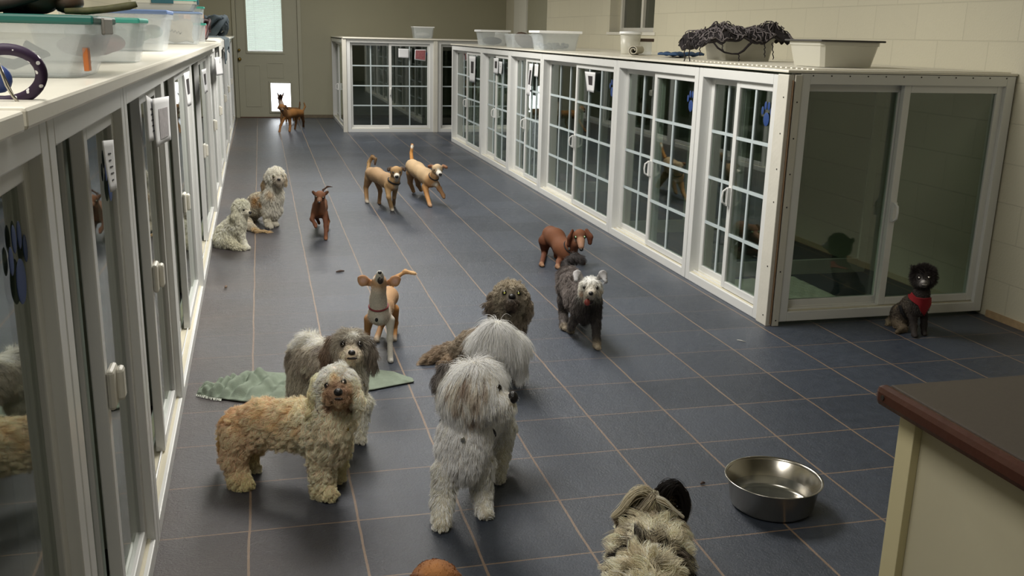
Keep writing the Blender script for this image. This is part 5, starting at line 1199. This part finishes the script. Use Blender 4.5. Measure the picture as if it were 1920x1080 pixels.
# ------------------------------------------------------------------ notes and photos taped on the glass
PHG = mat('photo_grey', '#a9a4a6', .4, noise=.7, nscale=70); PHB = mat('photo_dark', '#2b2428', .4); PHR = mat('photo_pink', '#9c5f62', .4, noise=.6, nscale=60)
def note(lab, corners, kind, seed=0, name='taped_note'):
    """corners: 3-D points bl, br, tr, tl of the sheet"""
    c = [Vector(q) for q in corners]; n = (c[1]-c[0]).cross(c[3]-c[0]).normalized()
    if n.dot(CAM-c[0]) < 0: n = -n
    s_ = MB(); N_ = 8
    for j in range(N_+1):
        for i in range(N_+1):
            u, v = i/N_, j/N_; p = c[0].lerp(c[1], u).lerp(c[3].lerp(c[2], u), v)+n*(.002+.006*(1-v)**2*abs(math.sin(u*2+seed))); s_.v.append(tuple(p))
    for j in range(N_):
        for i in range(N_): a = j*(N_+1)+i; s_.f.append((a, a+1, a+N_+2, a+N_+1))
    o = s_.build(name, PAPER, smooth=True); q = o.modifiers.new('solid', 'SOLIDIFY'); q.thickness = .0008; tag(o, lab, 'paper note')
    def patch(u0, u1, v0, v1, m, nm):
        pp = []
        for u, v in ((u0, v0), (u1, v0), (u1, v1), (u0, v1)): pp.append(c[0].lerp(c[1], u).lerp(c[3].lerp(c[2], u), v)+n*(.0036+.006*(1-v)**2*abs(math.sin(u*2+seed))))
        s2 = MB(); s2.v = [tuple(x) for x in pp]+[tuple(x+n*.0006) for x in pp]; s2.f = [(0, 1, 2, 3), (4, 5, 6, 7), (0, 1, 5, 4), (1, 2, 6, 5), (2, 3, 7, 6), (3, 0, 4, 7)]; s2.build(nm, m, o)
    if kind == 'photo': patch(.28, .85, .12, .76, PHG, 'photo'); patch(.38, .62, .15, .72, PHB, 'photo_subject'); patch(.66, .85, .5, .76, PHR, 'photo_corner')
    if kind == 'picture': patch(.06, .94, .1, .94, PHR, 'photo'); patch(.4, .8, .6, .9, PHB, 'photo')
    if kind == 'small': patch(.3, .75, .35, .8, PHB, 'photo')
    if kind == 'lines':
        rr = random.Random(seed)
        for k in range(5):
            v = .2+.13*k; patch(.35, .35+rr.uniform(.15, .35), v, v+.03, BLACK, 'ink_line')
    return o
def wallx(px, py, X): q = atx(px, py, X); return (q.x, q.y, q.z)
def quadx(X, *pts): return [wallx(a, b_, X) for a, b_ in pts]
XG = lambda y: lx(y)-.012
note('long narrow note hanging on the second nearest left kennel', quadx(-.232, (200, 361), (216, 353), (210, 262), (189, 264)), 'lines', 1)
note('dog photo sheet taped on the third nearest left kennel', quadx(-.226, (289, 277), (317, 262), (315, 180), (284, 185)), 'photo', 2)
note('white note overlapping the dog photo sheet on the left', quadx(-.231, (277, 268), (297, 255), (290, 190), (271, 178)), 'lines', 3)
note('note with a snapshot on the kennel behind the dog photo sheet', quadx(-.24, (349, 200), (357, 196), (354, 133), (343, 138)), 'small', 4)
note('small photo note on the left kennel below the green-lidded tubs', quadx(-.25, (382, 176), (388, 172), (386, 128), (377, 131)), 'small', 5)
note('white sheet hanging from the far left kennel edge', quadx(-.25, (405, 142), (417, 140), (415, 106), (401, 108)), 'plain', 6)
XQ = 2.486
note('photo note at the top of the farthest right-hand kennel', quadx(XQ, (881, 153), (891, 155), (892, 106), (880, 105)), 'small', 7)
note('photo note on the second kennel from the back of the right-hand row', quadx(XQ, (926, 137), (934, 139), (935, 109), (926, 109)), 'small', 8)
note('white note beside the photo on the second right-hand kennel from the back', quadx(XQ, (936, 138), (941, 140), (942, 116), (936, 115)), 'lines', 9)
note('long curled photo sheet on the third right-hand kennel from the back', quadx(XQ, (988, 178), (994, 180), (1000, 120), (993, 119)), 'small', 10)
note('small white note at the top right of the third right-hand kennel from the back', quadx(XQ, (1003, 143), (1009, 145), (1010, 121), (1003, 120)), 'plain', 11)
note('folded white paper with a dark strip on the widest right-hand kennel', quadx(XQ-.004, (1102, 171), (1115, 174), (1117, 136), (1097, 134)), 'small', 12)
YB = 11.128
def quady(Y, *pts): return [tuple(at(a, b_, Y)) for a, b_ in pts]
note('blank white card on the back kennel door', quady(YB, (747, 108), (767, 109), (767, 92), (747, 91)), 'plain', 13)
note('pink picture of a dog taped on the back kennel door', quady(YB, (777, 112), (798, 115), (799, 93), (778, 93)), 'picture', 14)
